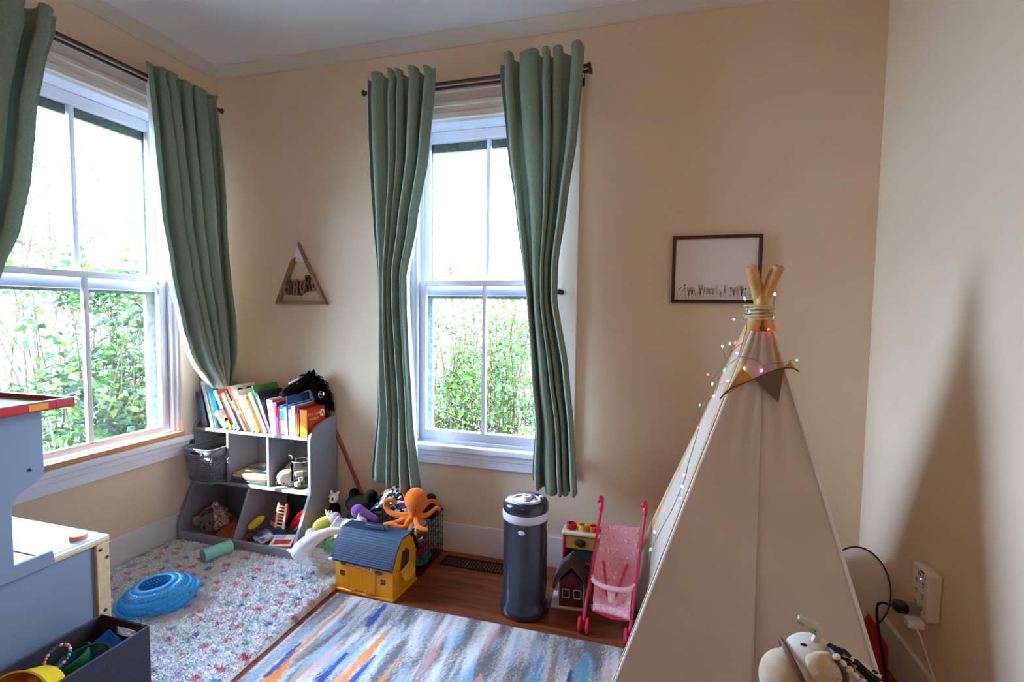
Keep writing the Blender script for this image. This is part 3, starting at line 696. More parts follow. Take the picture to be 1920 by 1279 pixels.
# boxed set of small readers at the right end
bx0 = sh.polys[-1][1][0] + 0.003; bx1 = xj - 0.004
M_boxo = mat('box_orange', '#f0882a', 0.4); M_boxr = mat('box_red', '#d8381f', 0.4); M_yel = mat('ink_yellow', '#f3cf3c', 0.5); M_white = mat('ink_white', '#f5f3ee', 0.5); M_black = mat('ink_black', '#161616', 0.5)
bs = thing('boxed_set', 'orange red boxed set of small books at the right end of the top shelf', 'book box', (bx1, 2.0, ZS))
mb = MB(); mb.m = 0; mb.bb(bx0-bx1, 0, 0.0, 0.002, 0, 0.135); mb.m = 1
mb.bb(-0.002, 0, 0.0, 0.135, 0, 0.135); mb.bb(bx0-bx1, bx0-bx1+0.002, 0.0, 0.135, 0, 0.128); mb.bb(bx0-bx1, 0, 0.0, 0.135, 0, 0.002); mb.bb(bx0-bx1, 0, 0.133, 0.135, 0, 0.135); mb.bb(bx0-bx1+0.014, 0, 0.03, 0.135, 0.133, 0.135)
mb.build('box', [M_boxo, M_boxr], bs, smooth=0)
mb = MB(); mb.bb(bx0-bx1+0.003, -0.003, 0.003, 0.132, 0.003, 0.118); mb.build('booklets', M_page, bs, smooth=0)
text_mesh('First Little', 0.023, 'lettering', M_yel, bs, (0.0008, 0.052, 0.108), (PI/2, 0, PI/2))
text_mesh('Readers', 0.023, 'lettering', M_yel, bs, (0.0008, 0.048, 0.085), (PI/2, 0, PI/2))
mb = MB(); mb.prism([(0.113+0.018*math.cos(2*PI*k/24), 0.103+0.018*math.sin(2*PI*k/24)) for k in range(24)], 'x', 0.0002, 0.0008); mb.build('seal', M_white, bs, smooth=0)
text_mesh('A', 0.028, 'lettering', M_boxr, bs, (0.0012, 0.113, 0.103), (PI/2, 0, PI/2), bold=0.001)

# ------------------------------------------------------------------ grey pierced basket in the left cubby
M_bask = holes_mat('pierced_grey_plastic', '#6d7079', pitch=0.0112, hole=0.33)
M_baskrim = mat('grey_plastic', '#7d8089', 0.4)
BX = (-2.1895, 2.03, 0.3015)
bk = thing('storage_basket', 'grey pierced plastic basket in the left cubby under the books', 'basket', BX)
def rrect(hx, hy, r, n=6):
    out = []
    for cx, cy, a0 in ((hx-r, hy-r, 0), (-hx+r, hy-r, 90), (-hx+r, -hy+r, 180), (hx-r, -hy+r, 270)):
        for k in range(n+1):
            a = math.radians(a0+90*k/n); out.append((cx+r*math.cos(a), cy+r*math.sin(a)))
    return out
def basket_wall(org, rings, name, m, parent, solid=0.002, close_bottom=True, skip=None):
    """rings: (z, hx, hy, r)"""
    mb = MB(); n = None; per = []
    for z, hx, hy, r in rings:
        q = rrect(hx, hy, r); n = len(q); mb.add([(a, b, z) for a, b in q], [])
    L = [0]
    q = rrect(*rings[-1][1:]);
    for i in range(n): L.append(L[-1] + math.hypot(q[(i+1) % n][0]-q[i][0], q[(i+1) % n][1]-q[i][1]))
    for j in range(len(rings)-1):
        for i in range(n):
            mb.f.append((j*n+i, j*n+(i+1) % n, (j+1)*n+(i+1) % n, (j+1)*n+i)); mb.mi.append(0)
    nside = len(mb.f)
    if close_bottom: mb.f.append(tuple(range(n-1, -1, -1))); mb.mi.append(0)
    vv = list(mb.v)
    def uvs(p, fi):
        if fi >= nside: return (p.x, -1.0)
        i = fi % n
        best = min((i, i+1), key=lambda k: (Vector(q[k % n])-p.xy).length)
        return (L[best], p.z - rings[0][0] + 0.004) if rings[0][0]+0.012 < (rings[0][0]+rings[-1][0])/2 else (L[best], p.z)
    return mb.build(name, m, parent, smooth=60, solid=solid, offset=-1, uvs=uvs)
w = basket_wall(BX, [(0.0, 0.078, 0.100, 0.03), (0.012, 0.083, 0.105, 0.03)], 'base', M_baskrim, bk)
basket_wall(BX, [(0.012, 0.083, 0.105, 0.03), (0.142, 0.0925, 0.117, 0.032)], 'body', M_bask, bk, close_bottom=False)
basket_wall(BX, [(0.142, 0.0925, 0.117, 0.032), (0.180, 0.0935, 0.121, 0.033)], 'collar', M_baskrim, bk, close_bottom=False)
mb = MB(); mb.tube([(a, b, 0.182) for a, b in rrect(0.0935, 0.1225, 0.034)], 0.0036, 8, closed=True); mb.build('rim', mat('light_grey_plastic', '#a4a7ae', 0.35), bk)
mb = MB(); mb.tube([(a, -0.1225, 0.163+b) for a, b in rrect(0.038, 0.0105, 0.0104)], 0.0022, 6, closed=True)
h = mb.build('handle', mat('light_grey_plastic', '#a4a7ae', 0.35), bk)
mb = MB(); mb.prism([(a, 0.163+b) for a, b in rrect(0.037, 0.0095, 0.0094)], 'y', -0.1228, -0.1212); mb.build('handle_slot', mat('slot_dark', '#1c1d20', 0.8), h, smooth=0)
# ------------------------------------------------------------------ middle cubby: puzzle boards
M_ply = mat('birch_ply', '#d8b58a', 0.5, col2='#c9a272', nscale=6, stretch=(3, 20, 3))
def slab(name, label, cat, c, sx, sy, sz, rz, top, side, pics=(), group=None, rx=0.0, ry=0.0):
    root = thing(name, label, cat, c, rz, group); root.rotation_euler = (rx, ry, rz)
    mb = MB(); mb.bb(-sx/2, sx/2, -sy/2, sy/2, 0, sz*0.93); mb.build('board', side, root, bevel=0.002)
    mb = MB(); mb.bb(-sx/2+.002, sx/2-.002, -sy/2+.002, sy/2-.002, sz*0.93, sz); mb.build('printed_top', top, root, smooth=0)
    for nm, pts, m, dz in pics:
        mb = MB(); mb.prism([(a*sx/2, b*sy/2) for a, b in pts], 'z', sz, sz+dz); mb.build(nm, m, root, bevel=min(0.001, dz*0.3))
    return root
def rec(x0, x1, y0, y1): return [(x0, y0), (x1, y0), (x1, y1), (x0, y1)]
def disc(x, y, r, n=14, k=1.0): return [(x+r*math.cos(2*PI*i/n), y+r*k*math.sin(2*PI*i/n)) for i in range(n)]
Y0 = 2.095
slab('board_book', 'dark teal board book lowest in the middle cubby stack', 'book', (-1.955, Y0, 0.301), .205, .185, .014, 0.0, mat('print_teal', '#1f5a63', .4), mat('print_teal', '#1f5a63', .4), group='stack in the middle cubby')
slab('board_book', 'red brown edged board book second from the bottom in the cubby stack', 'book', (-1.957, Y0+.002, 0.3155), .205, .185, .013, 0.01, mat('print_rust', '#9c5a4c', .4), mat('print_rust', '#9c5a4c', .4), group='stack in the middle cubby')
slab('puzzle_tray', 'white edged puzzle tray third up in the middle cubby stack', 'puzzle', (-1.958, Y0, 0.329), .207, .182, .010, -0.01, mat('print_cream', '#efe6d4', .5), mat('print_white', '#e8e4de', .5), group='stack in the middle cubby')
slab('wooden_puzzle', 'birch peg puzzle on top of the stack in the middle cubby', 'puzzle', (-1.956, Y0, 0.3395), .200, .185, .012, 0.02, mat('print_birch', '#e2c497', .5), M_ply,
     [('puzzle_piece', rec(-.75, -.15, -.2, .15), mat('print_olive', '#8a8e34', .5), .003), ('puzzle_piece', rec(.2, .8, -.8, -.45), mat('print_navy', '#27375f', .5), .003), ('puzzle_piece', disc(.1, -.1, .28, k=.6), mat('print_blue', '#2d78b8', .5), .004),
      ('puzzle_piece', rec(.1, .75, .25, .6), mat('print_redbrown', '#b2422f', .5), .003), ('puzzle_piece', disc(-.35, .55, .22), mat('print_cream2', '#f0e9d9', .5), .004), ('puzzle_piece', disc(-.4, -.6, .2, k=.5), mat('print_cream3', '#f5f2ea', .5), .005)], group='stack in the middle cubby')
# ------------------------------------------------------------------ right cubby: soft white animal and a jar of blocks
M_cream = mat('cream_plush', '#e4dccd', 0.95, col2='#d9d0bf', nscale=60, bump=0.3, bscale=300, sheen=0.4)
sl = thing('plush_seal', 'cream soft toy seal lying in the right cubby', 'plush toy', (-1.768, 2.065, 0.301))
mb = MB(); mb.ell((0, -.015, .042), (.045, .045, .042)); mb.ell((.008, .03, .055), (.046, .055, .052)); mb.ell((.03, .07, .042), (.032, .04, .03)); mb.ell((-.035, -.02, .014), (.018, .028, .012)); mb.ell((.04, -.02, .013), (.018, .026, .012))
mb.build('body', M_cream, sl, remesh=0.004, smoothmod=4)
mb = MB(); mb.ell((-.022, -.052, .022), .0045, nu=10, nv=6); mb.build('eye', M_black, sl); mb = MB(); mb.ell((.018, -.054, .021), .0045, nu=10, nv=6); mb.build('eye', M_black, sl)
jr = thing('glass_jar', 'clear jar of wooden blocks standing in the right cubby', 'jar', (-1.675, 2.05, 0.301))
Mj = glass_mat('jar_glass', (.93, .95, .95, 1))
mb = MB(); mb.lathe([(.0, .0015), (.042, .0015), (.047, .004), (.049, .02), (.049, .118), (.044, .132), (.040, .140), (.041, .150)], n=32); mb.build('jar_body', Mj, jr, smooth=60)
mb = MB(); mb.tube([(.044*math.cos(a), .044*math.sin(a), .137) for a in [2*PI*k/24 for k in range(24)]], .0016, 6, closed=True); mb.tube(bez([(-.044, 0, .137), (-.056, -.01, .150), (-.05, -.03, .165), (-.03, -.035, .168), (-.02, -.04, .155)], 20), .0015, 6); mb.build('wire_clasp', mat('steel_wire', '#b5b5b2', .4, metal=.6), jr)
rnd = random.Random(4)
for k in range(9):
    s = rnd.uniform(.017, .024); a = rnd.uniform(0, 2*PI); r = .021 if k % 3 else .0
    o_ = MB(); o_.box((0, 0, 0), (s, s, s)); lv = k//3
    q = o_.build('wooden_block', mat(*[('block_birch', '#d9b98c', .6), ('block_blue', '#4f9ac4', .5), ('block_dark', '#5e5247', .5)][0 if k % 4 else (1 if k == 4 else 2)]), None, bevel=.002)
    q.location = (-1.675+r*math.cos(2*PI*(k % 3)/3+lv), 2.05+r*math.sin(2*PI*(k % 3)/3+lv), .301+.020+lv*.026); q.rotation_euler = (rnd.uniform(-.2, .2), rnd.uniform(-.2, .2), a)
    tag(q, 'small wooden block inside the clear jar', 'block', 'blocks inside the jar')
# ------------------------------------------------------------------ helpers for soft toys
def plush(name, c, c2=None, bump=0.35): return mat('plush_'+name, c, 0.95, col2=c2, nscale=50, bump=bump, bscale=350, sheen=0.0 if name.startswith('black') or name.startswith('darkb') else 0.35, spec=0.05)
def blob(org, name, m, parent, fn, vox=0.004, sm=4):
    mb = MB(org=org if parent is None else (0, 0, 0)); fn(mb); return mb.build(name, m, parent, remesh=vox, smoothmod=sm)
def bead(parent, name, c, r, m): mb = MB(); mb.ell(c, r, nu=10, nv=8); return mb.build(name, m, parent)
# ------------------------------------------------------------------ left bin of the bookcase
t = thing('plush_bear', 'grey soft bear in a red sprigged hood lying in the left bin', 'plush toy', (-2.172, 1.980, 0.033))
Mgp = plush('grey', '#6f6a66', '#5d5955'); Msp = mat('sprigged_cloth', '#d9bfae', 0.9, col2='#7d2f33', nscale=95, bump=0.3, bscale=60)
blob(None, 'body', Mgp, t, lambda b: (b.ell((0, .02, .045), (.075, .07, .045)), b.ell((0, -.012, .052), (.052, .048, .046)), b.ell((.012, -.045, .042), (.026, .022, .020)), b.ell((.06, .05, .03), (.03, .05, .025))))
mb = MB()
def hood(u, v):
    a = -0.30*PI + 1.35*PI*u + .2; th = 0.06*PI + 0.50*PI*v
    w = 1 + .07*math.sin(9*a) + .05*noise.noise(V(u*6, v*5, 3))
    return V(-.005 + .078*w*math.sin(th)*math.cos(a), .012 + .078*w*math.sin(th)*math.sin(a), .048 + .072*w*math.cos(th))
mb.grid(hood, 40, 20); mb.build('hood', Msp, t, smooth=180, solid=.003, fix=False)
blob(None, 'hood_bow', Msp, t, lambda b: (b.ell((.012, .01, .135), (.022, .010, .022), Euler((0, .5, 0)).to_matrix()), b.ell((-.012, .012, .128), (.012, .008, .012))), .003, 2)
mb = MB(); mb.ell((-.076, -.018, .052), (.026, .010, .033), Euler((.3, 0, .6)).to_matrix()); mb.build('ear', plush('beige', '#a48f82'), t)
bead(t, 'nose', (.016, -.066, .050), (.012, .007, .010), M_black); bead(t, 'eye', (-.016, -.054, .066), .006, M_black); bead(t, 'eye', (.036, -.050, .068), .006, M_black)
o = blob((-2.145, 1.925, 0.031), 'toy_brick', mat('red_plastic', '#c62420', .35), None, lambda b: b.bb(-2.172, -2.118, 1.907, 1.935, .031, .052), .003, 1); tag(o, 'red plastic toy brick at the front of the left bin', 'toy')
mb = MB(org=(-2.03, 1.98, .031)); mb.grid(lambda u, v: V(-2.095+.115*u, 1.918+.12*v, .042+.03*v+.008*math.sin(7*u+3*v)), 16, 16)
tag(mb.build('cloth', mat('orange_felt', '#9a5a28', .95, bump=.3), smooth=180, solid=.004, offset=1, fix=False), 'folded rust orange cloth in the right corner of the left bin', 'cloth')
o = blob((-2.02, 2.14, .031), 'plush_toy', plush('dark_red', '#4a1a1c', '#2f3a33'), None, lambda b: (b.ell((-2.03, 2.14, .09), (.05, .04, .055)), b.ell((-2.03, 2.12, .155), (.035, .032, .033)), b.ell((-2.065, 2.11, .07), (.02, .03, .02)))); tag(o, 'dark red and green soft toy at the back of the left bin', 'plush toy')
# ------------------------------------------------------------------ right bin
Mby = mat('yellow_plastic', '#d9c022', .4)
mb = MB(org=(-1.885, 2.01, .09)); mb.tube(bez([(-1.930, 1.968, .082), (-1.920, 1.974, .092), (-1.900, 1.985, .112), (-1.880, 1.995, .130), (-1.866, 2.003, .143)], 16), [.004, .009, .012, .015, .017, .018, .019, .0195, .0195, .0195, .019, .018, .017, .015, .013, .009, .004], 14)
tag(mb.build('toy_banana', Mby), 'yellow toy banana leaning against the bin divider', 'toy fruit')
t = thing('toy_ladder', 'pale wooden toy ladder on a navy base in the right bin', 'toy', (-1.765, 1.985, .070)); t.rotation_euler = (-.22, .0, -.06)
Mpine = mat('pale_wood', '#e3cfa9', .5)
for s in (-1, 1):
    mb = MB(); mb.bb(s*.024-.005, s*.024+.005, -.004, .004, .028, .150); mb.build('rail', Mpine, t, bevel=.001)
for k in range(7):
    mb = MB(); z = .042+.0155*k; mb.bb(-.020, .020, -.003, .003, z-.0022, z+.0022); mb.build('rung', Mpine, t)
mb = MB(); mb.bb(-.027, .027, -.014, .014, -.006, .030); mb.build('base', mat('navy_paint', '#27314a', .45), t, bevel=.003)
t = thing('toy_roof', 'red toy roof block with orange chevrons in the right bin', 'toy', (-1.842, 2.052, .088)); t.rotation_euler = (-.30, .12, -.35); t.scale = (1.15, 1.15, 1.15)
Mrp = mat('red_toy_paint', '#c21d1e', .35); Mor = mat('orange_toy_paint', '#e0862a', .4)
mb = MB(); mb.prism([(-.034, 0), (.034, 0), (.034, .06), (0, .095), (-.034, .06)], 'y', 0, .03); mb.build('block', Mrp, t, smooth=0, bevel=.002)
for z in (.018, .042):
    mb = MB(); mb.prism([(-.030, z), (-.018, z), (0, z+.026), (.018, z), (.030, z), (0, z+.044)], 'y', -.0015, 0); mb.build('chevron', Mor, t, smooth=0)
mb = MB(); mb.bb(-.036, .036, -.002, .032, -.016, -.0005); mb.build('base', mat('pinkish_wood', '#d8b9a4', .5), t)
t = thing('toy_box', 'long glossy red toy case slanting down the right bin', 'toy', (-1.675, 2.075, .155)); t.rotation_euler = (0.25, -.72, .25)
mb = MB(); mb.bb(-.085, .062, -.035, .035, -.018, .014); mb.build('case', mat('glossy_red', '#d3141c', .18, coat=.5), t, bevel=.006, seg=3)
mb = MB(); mb.bb(-.086, .063, -.036, .036, -.024, -.018); mb.build('case_rim', mat('pink_plastic', '#d9a3a3', .4), t, bevel=.001)
slab('board_book', 'small blue and white picture board lying in the right bin', 'book', (-1.826, 1.962, .056), .105, .075, .010, -.42, mat('print_sky', '#8fb4d8', .4), mat('pale_wood', '#e3cfa9', .5),
     [('picture', rec(-.85, -.2, -.7, .1), mat('print_royal', '#2f57a5', .45), .0008), ('picture', rec(-.1, .8, -.1, .75), mat('print_white2', '#eef0f4', .45), .0008), ('picture', rec(.2, .85, -.8, -.35), mat('print_red2', '#c23a2a', .45), .0008)], rx=.22)
slab('board_book', 'small red picture board with a string, frontmost in the right bin', 'book', (-1.702, 1.945, .060), .105, .082, .010, .30, mat('print_cream4', '#e8dcc6', .4), mat('pale_wood', '#e3cfa9', .5),
     [('picture', rec(-.7, .8, -.75, .05), mat('print_red3', '#d3361f', .4), .0008), ('picture', rec(-.85, .1, .2, .85), mat('print_sky2', '#a9bfdc', .45), .0008), ('picture', disc(.25, -.35, .3, k=.6), mat('print_rose', '#a8243a', .4), .0014)], rx=.25)
mb = MB(org=(-1.79, 1.93, .06)); mb.tube(bez([(-1.845, 1.915, .050), (-1.83, 1.92, .066), (-1.80, 1.925, .078), (-1.765, 1.925, .086), (-1.735, 1.93, .094), (-1.715, 1.945, .087)], 30), .0018, 6); tag(mb.build('cord', mat('white_cord', '#e6e2dc', .8)), 'white cord looped over the boards in the right bin', 'cord')
Mbr = plush('brown', '#3d2a20', '#55392a')
o = blob((-1.90, 1.96, .031), 'plush_moose', Mbr, None, lambda b: (b.ell((-1.905, 1.965, .050), (.030, .045, .018)), b.tube(bez([(-1.915, 1.97, .05), (-1.90, 1.98, .075), (-1.875, 1.99, .085)], 10), [.012, .011, .010, .009, .008, .007, .007, .006, .006, .006, .006], 8), b.tube(bez([(-1.925, 1.95, .05), (-1.922, 1.96, .07), (-1.915, 1.99, .078)], 10), .008, 8))); tag(o, 'dark brown soft toy lying under the yellow banana', 'plush toy')
mb = MB(org=(-1.66, 1.99, .05)); R = Euler((.9, .5, 0)).to_matrix()
mb.lathe([(0, 0), (.03, .002), (.042, .012), (.045, .024), (.042, .024), (.038, .014), (0, .006)], (-1.628, 1.98, .055), 24, Euler((.5, -.9, 0)).to_matrix()); tag(mb.build('toy_bowl', mat('purple_plastic', '#6f3a8c', .35)), 'purple plastic toy bowl at the right side of the right bin', 'toy')
mb = MB(org=(-1.80, 2.16, .031)); mb.bb(-1.86, -1.70, 2.150, 2.162, .031, .205, Euler((-.10, 0, 0)).to_matrix()); tag(mb.build('toy_board', mat('dark_green_paint', '#153524', .5), bevel=.003), 'dark green toy board standing at the back of the right bin', 'toy')
# ------------------------------------------------------------------ hobby horse behind the bookcase
t = thing('hobby_horse', 'black hobby horse with a white blaze leaning behind the right end of the books', 'hobby horse', (-1.36, 2.165, 0.0)); OR = (-1.36, 2.165, 0)
Mbk = plush('black', '#080707', '#0e0d0c', .5)
def W(mb, name, m, **k):
    for i, p in enumerate(mb.v): mb.v[i] = (p if name == 'stick' else V(-1.838, 2.110, .738) + (p - V(-1.838, 2.08, .712))*.78) - Vector(OR)
    return mb.build(name, m, t, **k)
mb = MB(); mb.tube([(-1.315, 2.195, .002), (-1.438, 2.206, .25), (-1.668, 2.2108, .72)], .009, 12); W(mb, 'stick', mat('reddish_wood', '#9a4f2b', .5, col2='#84401f', nscale=6, stretch=(9, 9, 1)))
mb = MB()
mb.tube(bez([(-1.585, 2.165, .655), (-1.600, 2.160, .72), (-1.625, 2.15, .785), (-1.655, 2.14, .822)], 16), [.044, .046, .048, .050, .050, .050, .050, .049, .048, .047, .046, .045, .044, .042, .04, .04, .04], 16)
mb.tube(bez([(-1.645, 2.14, .825), (-1.70, 2.12, .802), (-1.765, 2.10, .765), (-1.822, 2.085, .728), (-1.838, 2.08, .712)], 16), [.044, .046, .047, .048, .047, .046, .044, .042, .040, .037, .035, .034, .034, .035, .034, .031, .022], 16)
mb.ell((-1.812, 2.082, .712), (.030, .030, .026)); W(mb, 'head', Mbk, remesh=.005, smoothmod=4)
for yy in (2.115, 2.158):
    mb = MB(); mb.tube([(-1.655, yy, .855), (-1.652, yy-.004, .875), (-1.645, yy-.006, .892), (-1.640, yy-.006, .900)], [.016, .016, .009, .002], 10, flat=.6); W(mb, 'ear', Mbk)
mb = MB(); rnd = random.Random(8)
for i in range(420):
    s = rnd.random(); p = bez([(-1.685, 2.12, .860), (-1.64, 2.14, .862), (-1.60, 2.155, .83), (-1.568, 2.16, .775), (-1.548, 2.165, .70), (-1.540, 2.165, .66)], 60); q = p[int(s*(len(p)-1))]
    q = q + V(rnd.gauss(0, .006), rnd.gauss(0, .018), rnd.gauss(0, .006)); d = V(.018+.02*s, rnd.gauss(-.005, .012), -.012-.035*s)*rnd.uniform(.6, 1.2)
    if s < .12: d = V(-.02, -.01, .004)*rnd.uniform(.5, 1.3)
    mb.tube([q, q+d*.5+V(.004, 0, .004), q+d], [.0022, .0018, .0004], 4)
W(mb, 'mane', Mbk, fix=False)
mb = MB(); mb.grid(lambda u, v: V(-1.695-.085*u, 2.068+.010*u+(v-.5)*.022*(1-.4*u)*.6, .846-.042*u+(.5-v)*.010+.002), 8, 4); W(mb, 'blaze', plush('white', '#f4f1ea'), smooth=180, solid=.003, offset=1, fix=False)
mb = MB(); mb.ell((-1.706, 2.070, .812), (.007, .005, .007), nu=10, nv=8); W(mb, 'eye', mat('glass_eye', '#1d1614', .08))
mb = MB(); mb.tube([(-1.560+.020*math.cos(a), 2.118+.006*math.sin(a), .742+.020*math.sin(a)) for a in [2*PI*k/20 for k in range(20)]], .0022, 6, closed=True); mb.bb(-1.585, -1.552, 2.120, 2.124, .735, .749); W(mb, 'bridle_ring', mat('silver_metal', '#b9b7b0', .3, metal=1))
# ------------------------------------------------------------------ rugs
import itertools
RX0, RX1, RY0, RY1 = -2.300, -1.268, 0.35, 1.882
rnd = random.Random(12); DOTS = []
DC = ['#e2566e', '#e2566e', '#e36f86', '#e25264', '#e68a95', '#3f7fc4', '#3a73b8', '#e8c457', '#8ecfc0', '#8ecfc0', '#c7a3cf', '#c99bc0', '#e27a86']
j = 0; y = RY0
while y < RY1:
    x = RX0 + (0.035 if j % 2 else 0.0); i = 0
    while x < RX1:
        DOTS.append((x+rnd.gauss(0, .012), y+rnd.gauss(0, .010), rnd.uniform(.013, .021), [lin(int(c[k:k+2], 16)/255) for c in [rnd.choice(DC)] for k in (1, 3, 5)], rnd.uniform(0, 6)))
        x += .078; i += 1
    y += .058; j += 1
CELL = {}
for d in DOTS: CELL.setdefault((int(d[0]/.08), int(d[1]/.08)), []).append(d)
WH = (.92, .905, .89)
def dotcol(x, y):
    nz = noise.noise(V(x*70, y*70, 1))*.5 + noise.noise(V(x*220, y*220, 4))*.5
    for a in (-1, 0, 1):
        for b in (-1, 0, 1):
            for (dx, dy, r, c, ph) in CELL.get((int(x/.08)+a, int(y/.08)+b), ()):
                an = math.atan2(y-dy, x-dx); rr = r*.95*(1+.10*math.sin(2*an+ph)+.08*math.sin(5*an+2*ph)); d = math.hypot(x-dx, (y-dy)*1.15)/rr
                if d < 1+nz*.75: w = .12+.35*max(0, min(1, (d-.5)*1.6)); return tuple(c[k]*(1-w)+WH[k]*w for k in range(3))
    k = .95+.08*nz
    return (WH[0]*k, WH[1]*k, WH[2]*k)
PRESS = [(-1.637, -1.594, 1.044, 1.094), (-2.211, -2.170, 1.044, 1.094), (-1.637, -1.594, .414, .464), (-2.211, -2.170, .414, .464), (-1.560, -1.357, .33, 1.036)]
def pressed(x, y): return any(a < x < b and c < y < d for a, b, c, d in PRESS)
def rugz(x, y):
    if pressed(x, y): return .011
    e = min(x-RX0, RX1-x, y-RY0, RY1-y); e = max(0.0, min(1.0, e/.018))
    n1 = noise.noise(V(x*28, y*28, 0)); n2 = noise.noise(V(x*85, y*85, 7)); n3 = noise.noise(V(x*210, y*210, 3))
    return 0.004 + (0.020 + .0035*n1 + .0065*n2 + .005*n3)*(e**.5)
mb = MB(org=(-1.78, 1.1, 0)); NX, NY = 310, 440
def rfn(u, v):
    x = RX0+(RX1-RX0)*u; y = RY0+(RY1-RY0)*v; q = noise.noise(V(x*9, y*9, 2))*.004
    return V(x+(q if u > .01 and not pressed(x, y) else 0), y, rugz(x, y))
mb.grid(rfn, NX, NY, cols=lambda u, v: dotcol(RX0+(RX1-RX0)*u, RY0+(RY1-RY0)*v))
n = NX+1; S = [i for i in range(n)] + [r*n+NX for r in range(1, NY+1)] + [NY*n+i for i in range(NX-1, -1, -1)] + [r*n for r in range(NY-1, 0, -1)]
b0 = len(mb.v); mb.add([V(mb.v[k].x, mb.v[k].y, .0008) for k in S], [], [WH]*len(S))
for k in range(len(S)): k2 = (k+1) % len(S); mb.f.append((S[k], b0+k, b0+k2, S[k2])); mb.mi.append(0)
M_shag = attr_mat('shag_pile', rough=1.0, bump=.7, bscale=260, sheen=.3, spec=.05)
rug = mb.build('shag_rug', M_shag, smooth=180, color=True, fix=False)
tag(rug, 'white shaggy rug with small coloured dots in front of the bookcase', 'rug')
mb = MB(); rnd = random.Random(3)
for i in range(42000):                         # tufts of pile standing out of the base
    x = rnd.uniform(RX0+.006, RX1-.002); y = rnd.uniform(max(RY0, .78), RY1-.004)
    if pressed(x, y): continue
    z = rugz(x, y); c = dotcol(x, y)
    a = rnd.uniform(0, 2*PI); l = rnd.uniform(.007, .013); w = rnd.uniform(.0016, .0028); lx = rnd.gauss(0, .006); ly = rnd.gauss(0, .006)
    ca, sa = math.cos(a)*w, math.sin(a)*w
    mb.add([V(x-ca, y-sa, z-.005), V(x+ca, y+sa, z-.005), V(x-sa*.8+lx*.5, y+ca*.8+ly*.5, z+l*.35), V(x+lx, y+ly, z+l*.6)], [(0, 1, 3), (1, 2, 3), (2, 0, 3)], [c]*4)
for i, p in enumerate(mb.v): mb.v[i] = p - V(-1.78, 1.1, 0)
pile = mb.build('pile', M_shag, rug, smooth=180, color=True, fix=False); pile['kind'] = 'stuff'
# flat woven rug with brushed streaks; streaks run away from the camera
QX0, QX1, QY0, QY1 = -1.236, 0.30, 0.35, 1.722
def H(h): return tuple(lin(int(h[i:i+2], 16)/255) for i in (1, 3, 5))
ORG_, NVY, SKY, SAL, TEAL, BRN = H('#df8436'), H('#233f8a'), H('#7fb0cb'), H('#d99a8c'), H('#5b8fae'), H('#8d7464')
STREAK = [  # x, y0, y1, half width, colour
 (-1.150, 1.10, 1.66, .015, ORG_), (-1.130, .95, 1.32, .030, ORG_), (-1.205, .9, 1.35, .014, SKY), (-1.195, 1.30, 1.50, .012, SKY), (-1.165, 1.24, 1.42, .016, NVY), (-1.120, 1.45, 1.70, .013, SKY), (-1.075, 1.0, 1.22, .014, NVY), (-1.11, 1.55, 1.70, .008, BRN),
 (-.985, 1.02, 1.42, .030, NVY), (-1.00, 1.56, 1.71, .020, NVY), (-.915, 1.22, 1.56, .024, ORG_), (-.885, 1.18, 1.44, .016, NVY), (-.90, .85, 1.14, .034, ORG_), (-.94, .8, 1.05, .03, NVY), (-.955, 1.34, 1.50, .014, SKY), (-.87, 1.30, 1.62, .011, SKY), (-.86, 1.02, 1.2, .020, SKY), (-1.04, 1.25, 1.48, .018, SAL), (-.935, 1.28, 1.40, .008, SAL), (-1.06, 1.1, 1.35, .008, ORG_),
 (-.80, 1.0, 1.45, .010, ORG_), (-.78, 1.55, 1.70, .012, SKY), (-.70, 1.36, 1.66, .016, SAL), (-.69, 1.22, 1.34, .014, SAL), (-.655, 1.52, 1.68, .018, SKY), (-.735, .95, 1.2, .018, BRN), (-.60, 1.1, 1.35, .016, SKY), (-.545, 1.20, 1.52, .026, SKY), (-.50, 1.28, 1.46, .030, SAL), (-.46, 1.1, 1.28, .014, SAL), (-.52, 1.56, 1.70, .018, SAL), (-.43, 1.52, 1.70, .014, SKY),
 (-.34, 1.40, 1.60, .024, TEAL), (-.33, 1.05, 1.25, .012, NVY), (-.285, 1.4, 1.62, .016, BRN), (-.225, 1.22, 1.56, .022, H('#1f3f63')), (-.20, 1.10, 1.30, .030, H('#1f3f63')), (-.18, 1.38, 1.66, .026, TEAL), (-.15, 1.20, 1.42, .016, SAL), (-.10, 1.4, 1.66, .014, SAL), (-.12, 1.0, 1.2, .02, ORG_), (-.06, 1.3, 1.55, .014, TEAL), (.02, 1.2, 1.5, .02, NVY), (-.38, .8, 1.05, .03, SKY), (-.65, .7, 1.0, .03, NVY)]
BY = {}
for s in STREAK:
    for k in range(int((s[0]-s[3]*1.8)/.02)-1, int((s[0]+s[3]*1.8)/.02)+2): BY.setdefault(k, []).append(s)
G1, G2, G3 = H('#d0c8c3'), H('#6b6463'), H('#978f8b')
def mixc(a, b, t): return tuple(a[i]+(b[i]-a[i])*t for i in range(3))
